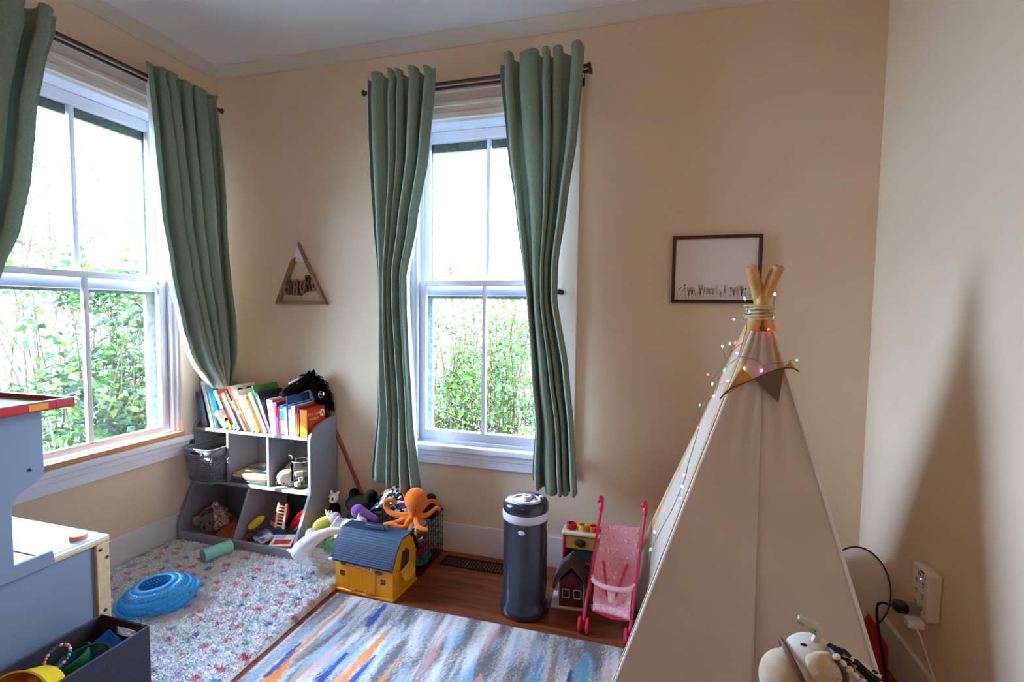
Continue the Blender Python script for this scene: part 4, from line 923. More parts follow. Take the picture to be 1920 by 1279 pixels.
def streakcol(x, y):
    xw = x + .012*noise.noise(V(x*5, y*3.0, 9)) + .005*noise.noise(V(x*18, y*14, 2))
    n1 = noise.noise(V(xw*17, y*3.2, 0)); n2 = noise.noise(V(xw*48, y*9, 5)); n3 = noise.noise(V(x*260, y*190, 8)); n4 = noise.noise(V(xw*22, y*4, 31))
    t = .50 + 1.25*n1 + .65*n2 + .8*n3; c = mixc(G2, G1, max(0, min(1, t)))
    if n4 > .30: c = mixc(c, H('#93a9b9'), min(1, (n4-.30)*5)*.7)
    if n4 < -.38: c = mixc(c, H('#9d8f86'), min(1, (-.38-n4)*5)*.6)
    for (sx, y0, y1, hw, col) in BY.get(int(x/.02), ()):
        if y0 < y < y1:
            e = min(y-y0, y1-y)/(y1-y0); w = hw*(.30+.8*min(1, e*3.2))*(1+.9*noise.noise(V(sx*9, y*9, 3)))
            d = abs(xw-sx)/(w*1.0)
            q = d + .60*n2 + .80*n3 + .30*n4
            if q < .95: c = mixc(c, col, max(.30, min(.90, (1.1-q)*1.5))*(.62 if col is SKY or col is SAL else 1))
    return c
mb = MB(org=(-.5, 1.0, 0)); NX, NY = 420, 210
mb.grid(lambda u, v: V(QX0+(QX1-QX0)*u, QY0+(QY1-QY0)*v, .0095+.0008*noise.noise(V(u*170, v*30, 0))), NX, NY, cols=lambda u, v: streakcol(QX0+(QX1-QX0)*u, QY0+(QY1-QY0)*v))
n = NX+1; S = [i for i in range(n)] + [r*n+NX for r in range(1, NY+1)] + [NY*n+i for i in range(NX-1, -1, -1)] + [r*n for r in range(NY-1, 0, -1)]
b0 = len(mb.v); mb.add([V(mb.v[k].x, mb.v[k].y, .0006) for k in S], [], [G3]*len(S))
for k in range(len(S)): k2 = (k+1) % len(S); mb.f.append((S[k], b0+k, b0+k2, S[k2])); mb.mi.append(0)
tag(mb.build('streaked_rug', attr_mat('woven_pile', rough=.95, bump=.5, bscale=500, sheen=.1, spec=.1), smooth=180, color=True, fix=False), 'grey, blue and orange streaked low pile rug in the middle of the floor', 'rug')
# ------------------------------------------------------------------ on the shag rug
mb = MB(org=(-1.93, 1.79, .06)); d = V(.30, .95, 0).normalized(); p0 = V(-1.955, 1.725, .055); R = rot_between(V(0, 0, 1), d)
mb.lathe([(.030, 0), (.030, .125), (.0285, .125), (.0285, .0), (.030, 0)], p0, 32, R)
tag(mb.build('paper_tube', mat('mint_card', '#8fd0c0', .55), smooth=60), 'pale mint cardboard tube lying on the white rug', 'tube')
# pierced blue tub lying upside down
Mbl = mat('blue_plastic', '#45c4fb', .32, trans=.35); Mblh = holes_mat('pierced_blue_plastic', '#45c4fb', pitch=.0125, hole=.24, rough=.32, trans=.35)
t = thing('plastic_tub', 'pierced bright blue plastic tub lying upside down on the white rug', 'tub', (-1.835, 1.425, .038)); t.rotation_euler = (math.radians(13), math.radians(-6), math.radians(38)); t.scale = (.9, .95, 1.0)
n = 64
def ring(ax, ay, z, dip=0.0, pinch=0.0):
    out = []
    for k in range(n):
        a = 2*PI*k/n; c, s = math.cos(a), math.sin(a)
        out.append(V(ax*math.copysign(abs(c)**.92, c)*(1+pinch*abs(c)**3), ay*s, z + dip*c*c*c*c))
    return out
def rings_mesh(rs, name, m, uv=None, caps=(False, False), solid=.0022):
    mb = MB()
    for r in rs: mb.add(r, [])
    for j in range(len(rs)-1):
        for k in range(n): mb.f.append((j*n+k, j*n+(k+1) % n, (j+1)*n+(k+1) % n, (j+1)*n+k)); mb.mi.append(0)
    if caps[1]: mb.f.append(tuple((len(rs)-1)*n+k for k in range(n))); mb.mi.append(0)
    L = [0]; q = rs[len(rs)//2]
    for k in range(n): L.append(L[-1]+(q[(k+1) % n]-q[k]).length)
    ends = [[(rs[i][k]-rs[0][k]).length for k in range(n)] for i in range(len(rs))]
    def uvs(p, fi):
        k = fi % n
        kk = min((k, (k+1) % n), key=lambda w: min((rs[i][w]-p).length for i in range(len(rs))))
        i = min(range(len(rs)), key=lambda w: (rs[w][kk]-p).length)
        return (L[kk] if not (kk == 0 and k == n-1) else L[n], ends[i][kk]+.001)
    return mb.build(name, m, t, smooth=60, solid=solid, offset=0, uvs=uvs if uv else None, fix=True)
rings_mesh([ring(.152, .094, .0, .032, .06), ring(.151, .0935, .010, .030, .05), ring(.145, .092, .022, .022)], 'rim', Mbl)
rings_mesh([ring(.145, .092, .022, .022), ring(.137, .089, .048, .006)], 'wall', Mblh, uv=True)
rings_mesh([ring(.137, .089, .048, .006), ring(.131, .084, .056), ring(.122, .078, .064)], 'shoulder', Mbl)
rings_mesh([ring(.122, .078, .064), ring(.086, .056, .086)], 'dome', Mblh, uv=True)
rings_mesh([ring(.086, .056, .086), ring(.070, .045, .090), ring(.060, .038, .0915)], 'base', Mbl)
mb = MB(); mb.tube([(.050*math.cos(a), -.0915-.001*0, .014+.007*math.sin(a)) for a in [2*PI*k/30 for k in range(30)]], .0022, 6, closed=True); h = mb.build('handle', Mbl, t)
mb = MB(); mb.prism([(.047*math.cos(2*PI*k/30), .014+.0055*math.sin(2*PI*k/30)) for k in range(30)], 'y', -.0935, -.0925); mb.build('handle_slot', mat('slot_shade', '#8fa3b8', .8), h, smooth=0)
# ------------------------------------------------------------------ toy barn
Myl = mat('barn_yellow', '#e79a14', .38); Mny = mat('barn_navy', '#21324a', .45, bump=.25, bscale=260); Mnyt = mat('barn_navy_tile', '#263c58', .5)
BO = (-1.122, 1.840, 0.0)
t = thing('toy_barn', 'yellow plastic toy barn with a navy gambrel roof on the bare floor', 'toy barn', BO, math.radians(-4))
X_, Y_ = .143, .090
mb = MB(); mb.prism([(-Y_, .012), (Y_, .012), (Y_, .150), (.068, .205), (.032, .240), (-.032, .240), (-.068, .205), (-Y_, .150)], 'x', -X_, X_); w = mb.build('walls', Myl, t, smooth=25, bevel=.002)
mb = MB(); mb.bb(-X_-.006, X_+.006, -Y_-.008, Y_+.006, .001, .012); mb.build('base', Myl, t, bevel=.003)
rp = [(-.112, .143), (-.074, .214), (-.034, .252), (.034, .252), (.074, .214), (.112, .143)]; ri = [(y*.965, z-.009) for y, z in rp]
mb = MB(); mb.prism(rp + ri[::-1], 'x', -X_-.012, X_+.012); rf = mb.build('roof', Mny, t, smooth=25, bevel=.002)
mb = MB()
for s0, (pa, pb) in enumerate(((rp[0], rp[1]), (rp[1], rp[2]))):      # rows of moulded shingles on the front slopes
    rows = 9 if s0 == 0 else 5; nrm = V(0, -(pb[1]-pa[1]), pb[0]-pa[0]).normalized(); nrm = V(0, -abs(pb[1]-pa[1]), abs(pb[0]-pa[0])).normalized()
    for r in range(rows):
        f = (r+.15)/rows; f2 = (r+.82)/rows
        for c in range(26):
            x0 = -X_+.002 + (2*X_-.004)*(c+.10+(.5 if r % 2 else 0))/26.5; x1 = x0+.0088
            a = V(0, pa[0]+(pb[0]-pa[0])*f, pa[1]+(pb[1]-pa[1])*f); b = V(0, pa[0]+(pb[0]-pa[0])*f2, pa[1]+(pb[1]-pa[1])*f2)
            mb.add([V(x0, a.y, a.z)+nrm*.0016, V(x1, a.y, a.z)+nrm*.0016, V(x1, b.y, b.z)+nrm*.0003, V(x0, b.y, b.z)+nrm*.0003, V(x0, a.y, a.z), V(x1, a.y, a.z)], [(0, 1, 2, 3), (4, 5, 1, 0)])
mb.build('shingles', Mnyt, rf, smooth=0)
mb = MB(); mb.prism([(-.060, .252), (.060, .252), (.045, .270), (-.045, .270)], 'y', -.012, .012); hd = mb.build('handle', Mny, t, smooth=25, bevel=.003)
mb = MB()
for k in range(10): x0 = -.044+.0095*k; mb.bb(x0, x0+.0042, -.0135, .0135, .256, .266, Euler((0, .45, 0)).to_matrix())
mb.build('handle_grip', mat('grip_pale', '#7d8f98', .5), hd, smooth=0)
fy = -Y_
mb = MB(); mb.bb(-.083, .060, fy-.004, fy, .014, .108); dr = mb.build('door', Myl, t, bevel=.002)
mb = MB()
for k in range(18): x0 = -.081+.0078*k; mb.bb(x0, x0+.0058, fy-.0055, fy-.0035, .018, .104)
mb.build('door_ribs', Myl, dr, smooth=0)
Mdk = mat('barn_dark', '#3a2a16', .6)
for cx, cz in ((-.107, .072), (.096, .070)):
    mb = MB()
    for i in (-1, 0, 1):
        for jz in (0, 1): mb.bb(cx+i*.0085-.0033, cx+i*.0085+.0033, fy-.0012, fy-.0002, cz+jz*.012-.005, cz+jz*.012+.005)
    mb.build('window', Mdk, t, smooth=0)
for cx, cz, sx in ((-.103, .122, .014), (.075, .112, .020)):
    mb = MB(); mb.ell((cx, fy-.001, cz), (sx, .005, .0085)); mb.build('lamp', mat('barn_lamp', '#4a4f52', .4), t)
mb = MB(); pts = []
for k in range(13): a = -1+k/6; pts.append(V(-.012+.050*a, fy-.0012, .124-.010*a*a))
mb.grid(lambda u, v: V(-.064+.104*u, fy-.0015, .117-.011*(2*u-1)**2+.014*v), 20, 2); sg = mb.build('sign', mat('barn_sign', '#f1e3c4', .5), t, solid=.001, smooth=0, fix=False)
mb = MB()
for k in range(15):
    u = (k+.8)/16.2; x = -.064+.104*u; z = .117-.011*(2*u-1)**2; hgt = .006+.002*((k*7) % 3); mb.bb(x-.0018, x+.0018, fy-.0032, fy-.0022, z+.0035, z+.0035+hgt)
mb.build('sign_lettering', mat('sign_red', '#8e2a22', .5), sg, smooth=0)
ex = X_
mb = MB(); mb.prism([(-.038, .105), (.030, .120), (.034, .165), (.010, .185), (-.020, .180)], 'x', ex, ex+.0015); mb.build('loft_opening', Mdk, t, smooth=0)
mb = MB(); R = Euler((0, .45, 0)).to_matrix()
vs = [V(0, -.040, .103), V(0, .034, .118), V(.030, .040, .070), V(.034, -.034, .058), V(.016, 0, .100)]
mb.add([V(ex+.002, -.040, .104), V(ex+.002, .034, .119), V(ex+.026, .040, .078), V(ex+.032, .002, .060), V(ex+.028, -.042, .070)], [(0, 1, 2, 3, 4)]); mb.build('loft_door', Myl, t, solid=.004, smooth=0, fix=False)
mb = MB()
for i in (0, 1, 2):
    for jz in (0, 1): mb.bb(ex, ex+.0012, .038+i*.010, .045+i*.010, .055+jz*.013, .064+jz*.013)
mb.build('window', Mdk, t, smooth=0)
for cx in (-.060, -.050, -.040, .020, .030, .040):
    mb = MB(); mb.ell((cx, fy-.008, .017), (.0035, .004, .005), nu=8, nv=6); mb.build('hinge_peg', Myl, t)
mb = MB(); mb.bb(-X_-.013, -X_+.004, -.118, -.108, .138, .148); mb.build('clip', M_white, t, bevel=.002)
# ------------------------------------------------------------------ woven white basket of soft toys
Mwv = mat('white_woven', '#dcd8d6', .8)
BO = (-1.418, 1.925, .014)
t = thing('woven_basket', 'low white woven basket of soft toys beside the bookcase', 'basket', BO)
HX, HY, HZ = .108, .094, .108
mb = MB(); rows = 5; rh = HZ/rows
for r in range(rows):                              # broad flat bands woven in brick fashion
    z0, z1 = r*rh+.0008, (r+1)*rh-.0008; k = 0
    for (a, b, ax) in ((-HX, HX, 'x'), (-HY, HY, 'y')):
        nseg = 5; w = (b-a)/nseg
        for s in (-1, 1):
            for i in range(-1, nseg):
                x0 = a+w*(i+(.5 if r % 2 else 0)+.5); x1 = x0+w-.0016; x0 = max(x0, a); x1 = min(x1, b); k += 1
                if x1-x0 < .004: continue
                q = .0012*((i+r) % 2)
                if ax == 'x': mb.bb(x0, x1, s*(HY-.002)-.002-q, s*(HY-.002)+.002+q, z0, z1)
                else: mb.bb(s*(HX-.002)-.002-q, s*(HX-.002)+.002+q, x0, x1, z0, z1)
mb.build('body', Mwv, t, smooth=0, bevel=.0012, seg=1)
mb = MB(); mb.tube([(a, b, HZ) for a, b in rrect(HX, HY, .006, 2)], .0035, 6, closed=True); mb.build('rim', Mwv, t)
mb = MB(); mb.bb(-HX+.003, HX-.003, -HY+.003, HY-.003, 0, .004); mb.build('base', Mwv, t, smooth=0)
Mwh = plush('white2', '#f0eff2', '#e2e2e6'); Myp = plush('yellow', '#d9c24a', '#cdb23a'); Mgn = plush('green', '#35a873', '#7fd0a5'); Mbn = plush('tan', '#9a5f38', '#875030'); Mpk = plush('pink', '#e6b3c8', '#efc6d6'); Mpu = plush('purple', '#7d4a9c', '#8c58ab')
GP = 'soft toys heaped in the baskets'
def soft(label, name, m, org, fn, vox=.004, sm=4, cat='plush toy'):
    t = thing(name, label, cat, org, group=GP)
    mb = MB(); fn(mb)
    for i, p in enumerate(mb.v): mb.v[i] = p - Vector(org)
    mb.build('body', m, t, remesh=vox, smoothmod=sm); return t
def sub(t, name, m, fn, **k):
    mb = MB(); fn(mb); o = Vector(t.location)
    for i, p in enumerate(mb.v): mb.v[i] = p - o
    return mb.build(name, m, t, **k)
d = soft('white plush dolphin hanging over the front rim of the woven basket', 'plush_dolphin', Mwh, (-1.42, 1.83, .17),
    lambda b: (b.tube(bez([(-1.500, 1.785, .092), (-1.487, 1.788, .107), (-1.452, 1.792, .145), (-1.412, 1.812, .180), (-1.365, 1.840, .200), (-1.315, 1.872, .199)], 30), [.004, .010, .017, .023, .029, .033, .036, .038, .039, .040, .040, .039, .038, .037, .036, .034, .032, .031, .030, .028, .026, .024, .022, .021, .020, .019, .018, .017, .016, .015, .014], 14),
               b.ell((-1.455, 1.832, .185), (.022, .010, .028), Euler((0, .5, .3)).to_matrix()), b.ell((-1.435, 1.792, .118), (.012, .010, .028), Euler((0, .6, 0)).to_matrix())))
sub(d, 'eye', M_black, lambda b: b.ell((-1.405, 1.792, .180), .004, nu=8, nv=6))
sub(d, 'hanging_strap', mat('white_ribbon', '#e8e8ee', .7), lambda b: b.tube(bez([(-1.478, 1.806, .080), (-1.480, 1.800, .05), (-1.474, 1.797, .02), (-1.462, 1.795, .019), (-1.449, 1.798, .03), (-1.445, 1.803, .058)], 30), .0045, 6, flat=.25))
y = soft('yellow plush with a curly green leaf in the woven basket', 'plush_pineapple', Myp, (-1.48, 1.95, .18), lambda b: (b.ell((-1.475, 1.945, .175), (.052, .036, .034), Euler((0, -.55, .2)).to_matrix()), b.ell((-1.495, 1.94, .15), (.03, .03, .03))))
sub(y, 'leaf', mat('green_felt', '#3f7a45', .9), lambda b: b.grid(lambda u, v: V(-1.520-.028*u+.010*(v-.5), 1.915+.008*math.sin(12*u), .165-.055*u+.02*(v-.5)+.006*math.sin(14*u)), 24, 3), solid=.002, smooth=180, fix=False)
sub(y, 'tuft', mat('straw_felt', '#d6c795', .9), lambda b: [b.ell((-1.447+.010*k, 1.955, .222+.004*abs(k)), (.006, .004, .024), Euler((0, .35*k, 0)).to_matrix()) for k in (-1, 0, 1)])
sub(y, 'eye', M_black, lambda b: b.ell((-1.462, 1.906, .168), .005, nu=8, nv=6))
soft('brown plush paw poking out at the left of the woven basket', 'plush_dog', Mbn, (-1.51, 1.87, .12), lambda b: (b.ell((-1.497, 1.875, .128), (.042, .032, .027), Euler((0, -.35, 0)).to_matrix()), b.ell((-1.520, 1.865, .115), (.022, .024, .022))))
soft('mint green tie-dyed plush at the front of the woven basket', 'plush_ball', Mgn, (-1.37, 1.86, .14), lambda b: b.ell((-1.358, 1.858, .128), (.048, .036, .036), Euler((0, -.6, 0)).to_matrix()))
soft('white and pink towelling plush behind the dolphin', 'plush_rabbit', Mwh, (-1.38, 1.93, .20), lambda b: (b.box((-1.368, 1.925, .196), (.062, .045, .05), Euler((.2, .6, .3)).to_matrix()), b.ell((-1.345, 1.945, .19), (.04, .03, .03))))
soft('round pink plush wedged behind the white towelling toy', 'plush_ball', Mpk, (-1.405, 1.945, .2), lambda b: b.ell((-1.418, 1.962, .208), (.030, .028, .028)))
soft('grey and white plush with an ear next to the barn roof', 'plush_mouse', plush('palegrey', '#d8d4d2', '#bdb7b2'), (-1.27, 1.93, .22), lambda b: (b.ell((-1.300, 1.925, .196), (.062, .04, .036)), b.ell((-1.252, 1.925, .222), (.030, .026, .030)), b.ell((-1.262, 1.925, .252), (.009, .006, .018))))
# ------------------------------------------------------------------ black wire basket
WO = (-1.095, 2.078, 0.0); WX, WY, WZ = .128, .122, .215
t = thing('wire_basket', 'black square wire basket of soft toys against the back wall', 'basket', WO)
Mwr = mat('black_wire', '#111112', .45, metal=.4)
for s, nm in ((-1, 'side_grid'), (1, 'side_grid')):
    mb = MB()
    for k in range(10): y = -WY+2*WY*k/9; mb.tube([(s*WX, y, .004), (s*WX, y, WZ)], .0012, 5)
    for k in range(8): z = .006+(WZ-.008)*k/7; mb.tube([(s*WX, -WY, z), (s*WX, WY, z)], .0012, 5)
    mb.build(nm, Mwr, t)
    mb = MB()
    for k in range(10): x = -WX+2*WX*k/9; mb.tube([(x, s*WY, .004), (x, s*WY, WZ)], .0012, 5)
    for k in range(8): z = .006+(WZ-.008)*k/7; mb.tube([(-WX, s*WY, z), (WX, s*WY, z)], .0012, 5)
    mb.build('end_grid', Mwr, t)
mb = MB()
for k in range(10): x = -WX+2*WX*k/9; mb.tube([(x, -WY, .004), (x, WY, .004)], .0012, 5)
for k in range(8): y = -WY+2*WY*k/7; mb.tube([(-WX, y, .004), (WX, y, .004)], .0012, 5)
mb.build('base_grid', Mwr, t)
mb = MB(); mb.tube([(WX, WY, WZ), (-WX, WY, WZ), (-WX, -WY, WZ), (WX, -WY, WZ)], .003, 8, closed=True); mb.build('rim', Mwr, t)
FILL = [('dark red plush deep in the wire basket, seen through its right side', '#8f1f26', (-1.010, 2.03, .090), (.040, .060, .038)), ('teal plush at the bottom of the wire basket', '#2f7f78', (-1.01, 2.05, .034), (.042, .075, .024)),
        ('navy plush at the bottom left of the wire basket', '#27304d', (-1.15, 2.07, .050), (.062, .10, .040)), ('grey plush at the back right inside the wire basket', '#8b8784', (-1.01, 2.145, .075), (.038, .045, .040)),
        ('plum plush in the left of the wire basket', '#4d2a4f', (-1.16, 2.05, .140), (.060, .08, .042)), ('blush plush ball at the right rim of the wire basket', '#d9a59c', (-1.012, 2.048, .186), (.036, .034, .034)),
        ('brown plush in the middle of the wire basket', '#5b3c30', (-1.06, 2.11, .150), (.040, .05, .040))]
for lb, c, p, r in FILL:
    mb = MB(org=p); mb.ell(p, r, wob=.25, seed=len(lb)); tag(mb.build('plush_toy', plush(c.strip('#'), c), subsurf=1), lb, 'plush toy', GP)
b = soft('dark brown furry plush standing in the back right corner of the wire basket', 'plush_bear', plush('darkbrown', '#2a1a18', '#3b2723', .6), (-.96, 2.12, .24), lambda b: (b.ell((-1.005, 2.135, .235), (.035, .035, .050)), b.ell((-1.000, 2.130, .290), (.026, .026, .024))))
# pink doll leg hanging over the rim and a yellow one beside it
tag(blob((-1.02, 1.965, .2), 'doll', mat('pink_cloth', '#e6bfc3', .8), None, lambda b: b.tube(bez([(-1.020, 1.985, .226), (-1.018, 1.962, .224), (-1.020, 1.945, .205), (-1.024, 1.942, .160)], 16), [.012]*17, 10), .003, 2), 'pale pink doll leg hanging over the front rim of the wire basket', 'doll', GP)
tag(blob((-.985, 1.96, .18), 'doll', mat('yellow_cloth', '#cfae4c', .8), None, lambda b: (b.tube(bez([(-.985, 1.975, .224), (-.984, 1.948, .222), (-.984, 1.943, .195), (-.987, 1.942, .150)], 16), .007, 8), b.ell((-.990, 1.941, .134), (.010, .008, .014))), .003, 2), 'thin yellow doll leg hanging at the right front corner of the wire basket', 'doll', GP)
# orange octopus
Mo = plush('orange', '#f07c1c', '#e9701a')
OC = (-1.028, 2.022, .222)
def octo(b):
    b.ell((-1.022, 2.018, .322), (.054, .050, .058)); b.tube([(-1.022, 2.012, .285), (-1.026, 2.010, .245)], [.036, .030], 14)
    for pts, r in (([(-1.035, 2.000, .262), (-1.085, 1.985, .256), (-1.135, 1.985, .262), (-1.166, 1.99, .288), (-1.158, 1.99, .315), (-1.130, 1.995, .316), (-1.118, 2.0, .303)], .0125),
                   ([(-1.035, 1.995, .250), (-1.075, 1.965, .236), (-1.110, 1.948, .228), (-1.140, 1.942, .224)], .013),
                   ([(-1.025, 1.990, .250), (-1.035, 1.960, .236), (-1.040, 1.942, .224), (-1.075, 1.934, .226), (-1.100, 1.93, .233)], .012),
                   ([(-1.010, 1.995, .248), (-.990, 1.965, .234), (-.965, 1.95, .226), (-.935, 1.95, .222)], .013),
                   ([(-1.005, 2.010, .255), (-.965, 2.005, .262), (-.935, 2.01, .285), (-.918, 2.015, .298), (-.905, 2.02, .292)], .012),
                   ([(-1.010, 2.030, .262), (-.985, 2.045, .295), (-.955, 2.05, .315), (-.932, 2.05, .300)], .012),
                   ([(-1.035, 2.028, .262), (-1.075, 2.045, .288), (-1.095, 2.055, .315), (-1.105, 2.055, .335)], .012)):
        p = bez(pts, 22); b.tube(p, [r*(1.15-.45*i/(len(p)-1)) for i in range(len(p))], 10); b.ell(p[-1], r*.72, nu=10, nv=8)
o = soft('orange plush octopus sitting on top of the wire basket', 'plush_octopus', Mo, OC, octo, vox=.0035, sm=3)
sub(o, 'eye', M_black, lambda b: b.ell((-1.052, 1.975, .300), .0045, nu=10, nv=8)); sub(o, 'eye', M_black, lambda b: b.ell((-1.000, 1.968, .296), .0045, nu=10, nv=8))
# purple octopus and patterned cloth
o = soft('purple plush octopus lying left of the orange one', 'plush_octopus', Mpu, (-1.26, 1.97, .26), lambda b: (b.ell((-1.288, 1.955, .262), (.034, .031, .030)), b.tube(bez([(-1.270, 1.955, .258), (-1.23, 1.955, .245), (-1.185, 1.96, .228)], 12), [.027, .014], 12), b.tube(bez([(-1.268, 1.945, .252), (-1.250, 1.925, .236), (-1.245, 1.92, .225)], 10), .010, 8)))
Mcm = bpy.data.materials.new('comic_print_cloth'); Mcm.use_nodes = True
def comic():
    nt = Mcm.node_tree; b_ = nt.nodes['Principled BSDF']; N = nt.nodes.new; L = nt.links.new; t_ = N('ShaderNodeTexCoord'); v = N('ShaderNodeTexVoronoi'); v.inputs['Scale'].default_value = 62
    r = N('ShaderNodeValToRGB'); r.color_ramp.interpolation = 'CONSTANT'; e = r.color_ramp.elements; e[0].color = hexc('#17161b'); e[1].position = .80; e[1].color = hexc('#c9a43a')
    for p, c in ((.28, '#e3e0dc'), (.48, '#3a2b6b'), (.62, '#1f1d25'), (.70, '#2e5f9a'), (.9, '#a3282b')): k = e.new(p); k.color = hexc(c)
    s = N('ShaderNodeSeparateXYZ'); L(t_.outputs['Object'], v.inputs['Vector']); L(v.outputs['Color'], s.inputs[0]); L(s.outputs['X'], r.inputs['Fac']); L(r.outputs['Color'], b_.inputs['Base Color']); b_.inputs['Roughness'].default_value = .85
comic()
mb = MB(org=(-1.17, 2.05, .24))
mb.grid(lambda u, v: V(-1.272+.215*u+.01*math.sin(5*v), 2.005+.140*v+.012*math.sin(6*u), .236+.060*math.sin(PI*u)*(.6+.4*v)+.034*v+.006*noise.noise(V(u*7, v*7, 2))), 34, 24)
tag(mb.build('cloth', Mcm, smooth=180, solid=.003, offset=1, fix=False), 'crumpled comic print cloth between the two octopuses', 'cloth')
mb = MB(org=(-1.09, 2.12, .25)); mb.grid(lambda u, v: V(-1.150+.11*u, 2.148+.045*v, .226+.075*(1-abs(2*u-1)**2)*(.4+.6*v)+.004*math.sin(9*u)), 18, 10)
tag(mb.build('cloth', mat('pale_print_cloth', '#cfc9c0', .9, col2='#8a8f6b', nscale=40), smooth=180, solid=.003, offset=1, fix=False), 'pale printed cloth standing behind the orange octopus', 'cloth')
# black fur heap and small black and white toy by the hobby horse stick
t = thing('plush_dog', 'large black furry plush slumped against the back wall behind the baskets', 'plush toy', (-1.36, 2.10, 0.0))
def fur(b):
    b.ell((-1.355, 2.09, .12), (.085, .055, .115)); b.ell((-1.360, 2.085, .235), (.080, .050, .050)); b.ell((-1.395, 2.085, .285), (.026, .026, .028)); b.ell((-1.300, 2.085, .285), (.034, .030, .030)); b.ell((-1.270, 2.09, .24), (.030, .03, .03))
mb = MB(); fur(mb)
for i, p in enumerate(mb.v): mb.v[i] = p - V(-1.36, 2.10, 0)
mb.build('body', plush('black2', '#080707', '#0d0c0b', .8), t, remesh=.005, smoothmod=2)
t = thing('plush_panda', 'small black and white plush tucked between bookcase and basket', 'plush toy', (-1.505, 2.085, 0.0)); O_ = V(-1.505, 2.085, 0)
mb = MB(); mb.ell((0, .0, .11), (.034, .030, .110)); mb.ell((.0, -.004, .19), (.03, .028, .04)); mb.build('body', plush('black', '#080707', '#0e0d0c', .5), t, remesh=.005, smoothmod=3)
mb = MB(); mb.ell((.0, -.012, .255), (.027, .025, .025)); mb.ell((-.018, -.004, .282), (.009, .007, .009)); mb.ell((.02, -.004, .282), (.009, .007, .009)); mb.build('head', plush('white2', '#f0eff2', '#e2e2e6'), t, remesh=.003, smoothmod=3)
for x in (-.011, .010): mb = MB(); mb.ell((x, -.034, .258), (.006, .004, .008), nu=10, nv=8); mb.build('eye', M_black, t)
# ------------------------------------------------------------------ floor register
Mvent = mat('black_register', '#0d0c0c', .5, metal=.3); VO = (-.765, 2.120, 0.0)
t = thing('floor_vent', 'black slotted floor vent in the boards under the back window', 'vent', VO)
mb = MB(); mb.bb(-.165, .165, -.045, -.036, 0, .004); mb.bb(-.165, .165, .036, .045, 0, .004); mb.bb(-.165, -.156, -.036, .036, 0, .004); mb.bb(.156, .165, -.036, .036, 0, .004); mb.build('frame', Mvent, t, bevel=.001)
mb = MB()
for k in range(22): x = -.152+.0145*k; mb.bb(x, x+.006, -.036, .036, .0005, .003)
mb.build('grille', Mvent, t, smooth=0)
# ------------------------------------------------------------------ diaper pail
Mnv = mat('pail_navy', '#262b35', .22, coat=.3, spec=.5); Mpw = mat('pail_lilac_white', '#d5cfdb', .3)
t = thing('diaper_pail', 'tall dark navy diaper pail with a pale ring under the back window', 'diaper pail', (-.459, 1.862, 0))
mb = MB(); mb.lathe([(.092, 0.0), (.098, .004), (.100, .015), (.098, .034), (.091, .050), (.0885, .060), (.0885, .37), (.0885, .384)], n=64); mb.build('body', Mnv, t, smooth=50)
mb = MB(); mb.lathe([(.0890, .381), (.0915, .383), (.0925, .398), (.0915, .414), (.0885, .416)], n=64); mb.build('ring', Mpw, t, smooth=50)
mb = MB(); mb.lathe([(.0900, .413), (.0912, .420), (.0900, .440), (.085, .450), (.072, .456), (.0, .457)], n=64); mb.build('lid', Mnv, t, smooth=50)
mb = MB(); mb.ell((0.006, -.0888, .352), (.0145, .0025, .0085), nu=20, nv=10); mb.build('badge', Mpw, t)
mb = MB(); mb.tube([(.006+.054*math.cos(a), -.020+.042*math.sin(a), .4585) for a in [2*PI*k/48 for k in range(48)]], .0062, 10, closed=True); lk = mb.build('lid_ring', Mpw, t)
mb = MB(); mb.prism([(.006+.050*math.cos(2*PI*k/36), -.020+.038*math.sin(2*PI*k/36)) for k in range(36)], 'z', .4565, .4585); mb.build('lid_plate', mat('pail_plate', '#59606e', .25), t, smooth=30)
mb = MB(); mb.tube([(.010+.0145*math.cos(a), -.026+.012*math.sin(a), .474) for a in [2*PI*k/28 for k in range(28)]], .0045, 8, closed=True); mb.tube([(.010, -.012, .472), (.024, .012, .466), (.030, .020, .462)], .006, 8); mb.lathe([(.012, .457), (.012, .470), (.0, .471)], (.010, -.026, 0), 20); mb.build('knob', Mpw, t)
mb = MB(); mb.ell((.056, .032, .4565), (.011, .0095, .005), nu=18, nv=8); mb.build('latch_button', Mpw, t)
# ------------------------------------------------------------------ pop-up toy and small red barn behind the stroller
PO = (-.237, 2.095, 0)
t = thing('popup_toy', 'pounding toy with red, yellow, orange and teal rings along its top', 'toy', PO)
Mred = mat('toy_red', '#b3191d', .35); Mcr = mat('toy_cream', '#d9c4a0', .45)
for s in (-1, 1): mb = MB(); mb.bb(s*.098-.006, s*.098+.006, -.03, .03, 0, .235); mb.build('leg', Mred, t, bevel=.003)
mb = MB(); mb.bb(-.108, .108, -.036, .036, .235, .252); mb.build('top', Mcr, t, bevel=.005)
mb = MB(); mb.bb(-.092, .092, -.028, .028, .175, .235); mb.build('front_panel', mat('toy_amber', '#b98a3c', .4), t, bevel=.003)
mb = MB(); mb.bb(-.092, .092, -.020, .020, .055, .175); mb.build('lower_panel', mat('toy_darkgreen', '#1d3a35', .5), t)
mb = MB(); mb.ell((-.030, -.030, .205), (.026, .004, .018)); mb.build('spot', mat('toy_brown', '#3c2a1e', .5), t)
mb = MB(); mb.ell((-.055, -.024, .135), (.012, .006, .024)); mb.build('clapper', mat('toy_orange', '#d2591d', .4), t)
mb = MB(); mb.bb(-.10, .10, -.032, -.024, .112, .119); mb.build('rail', Mred, t)
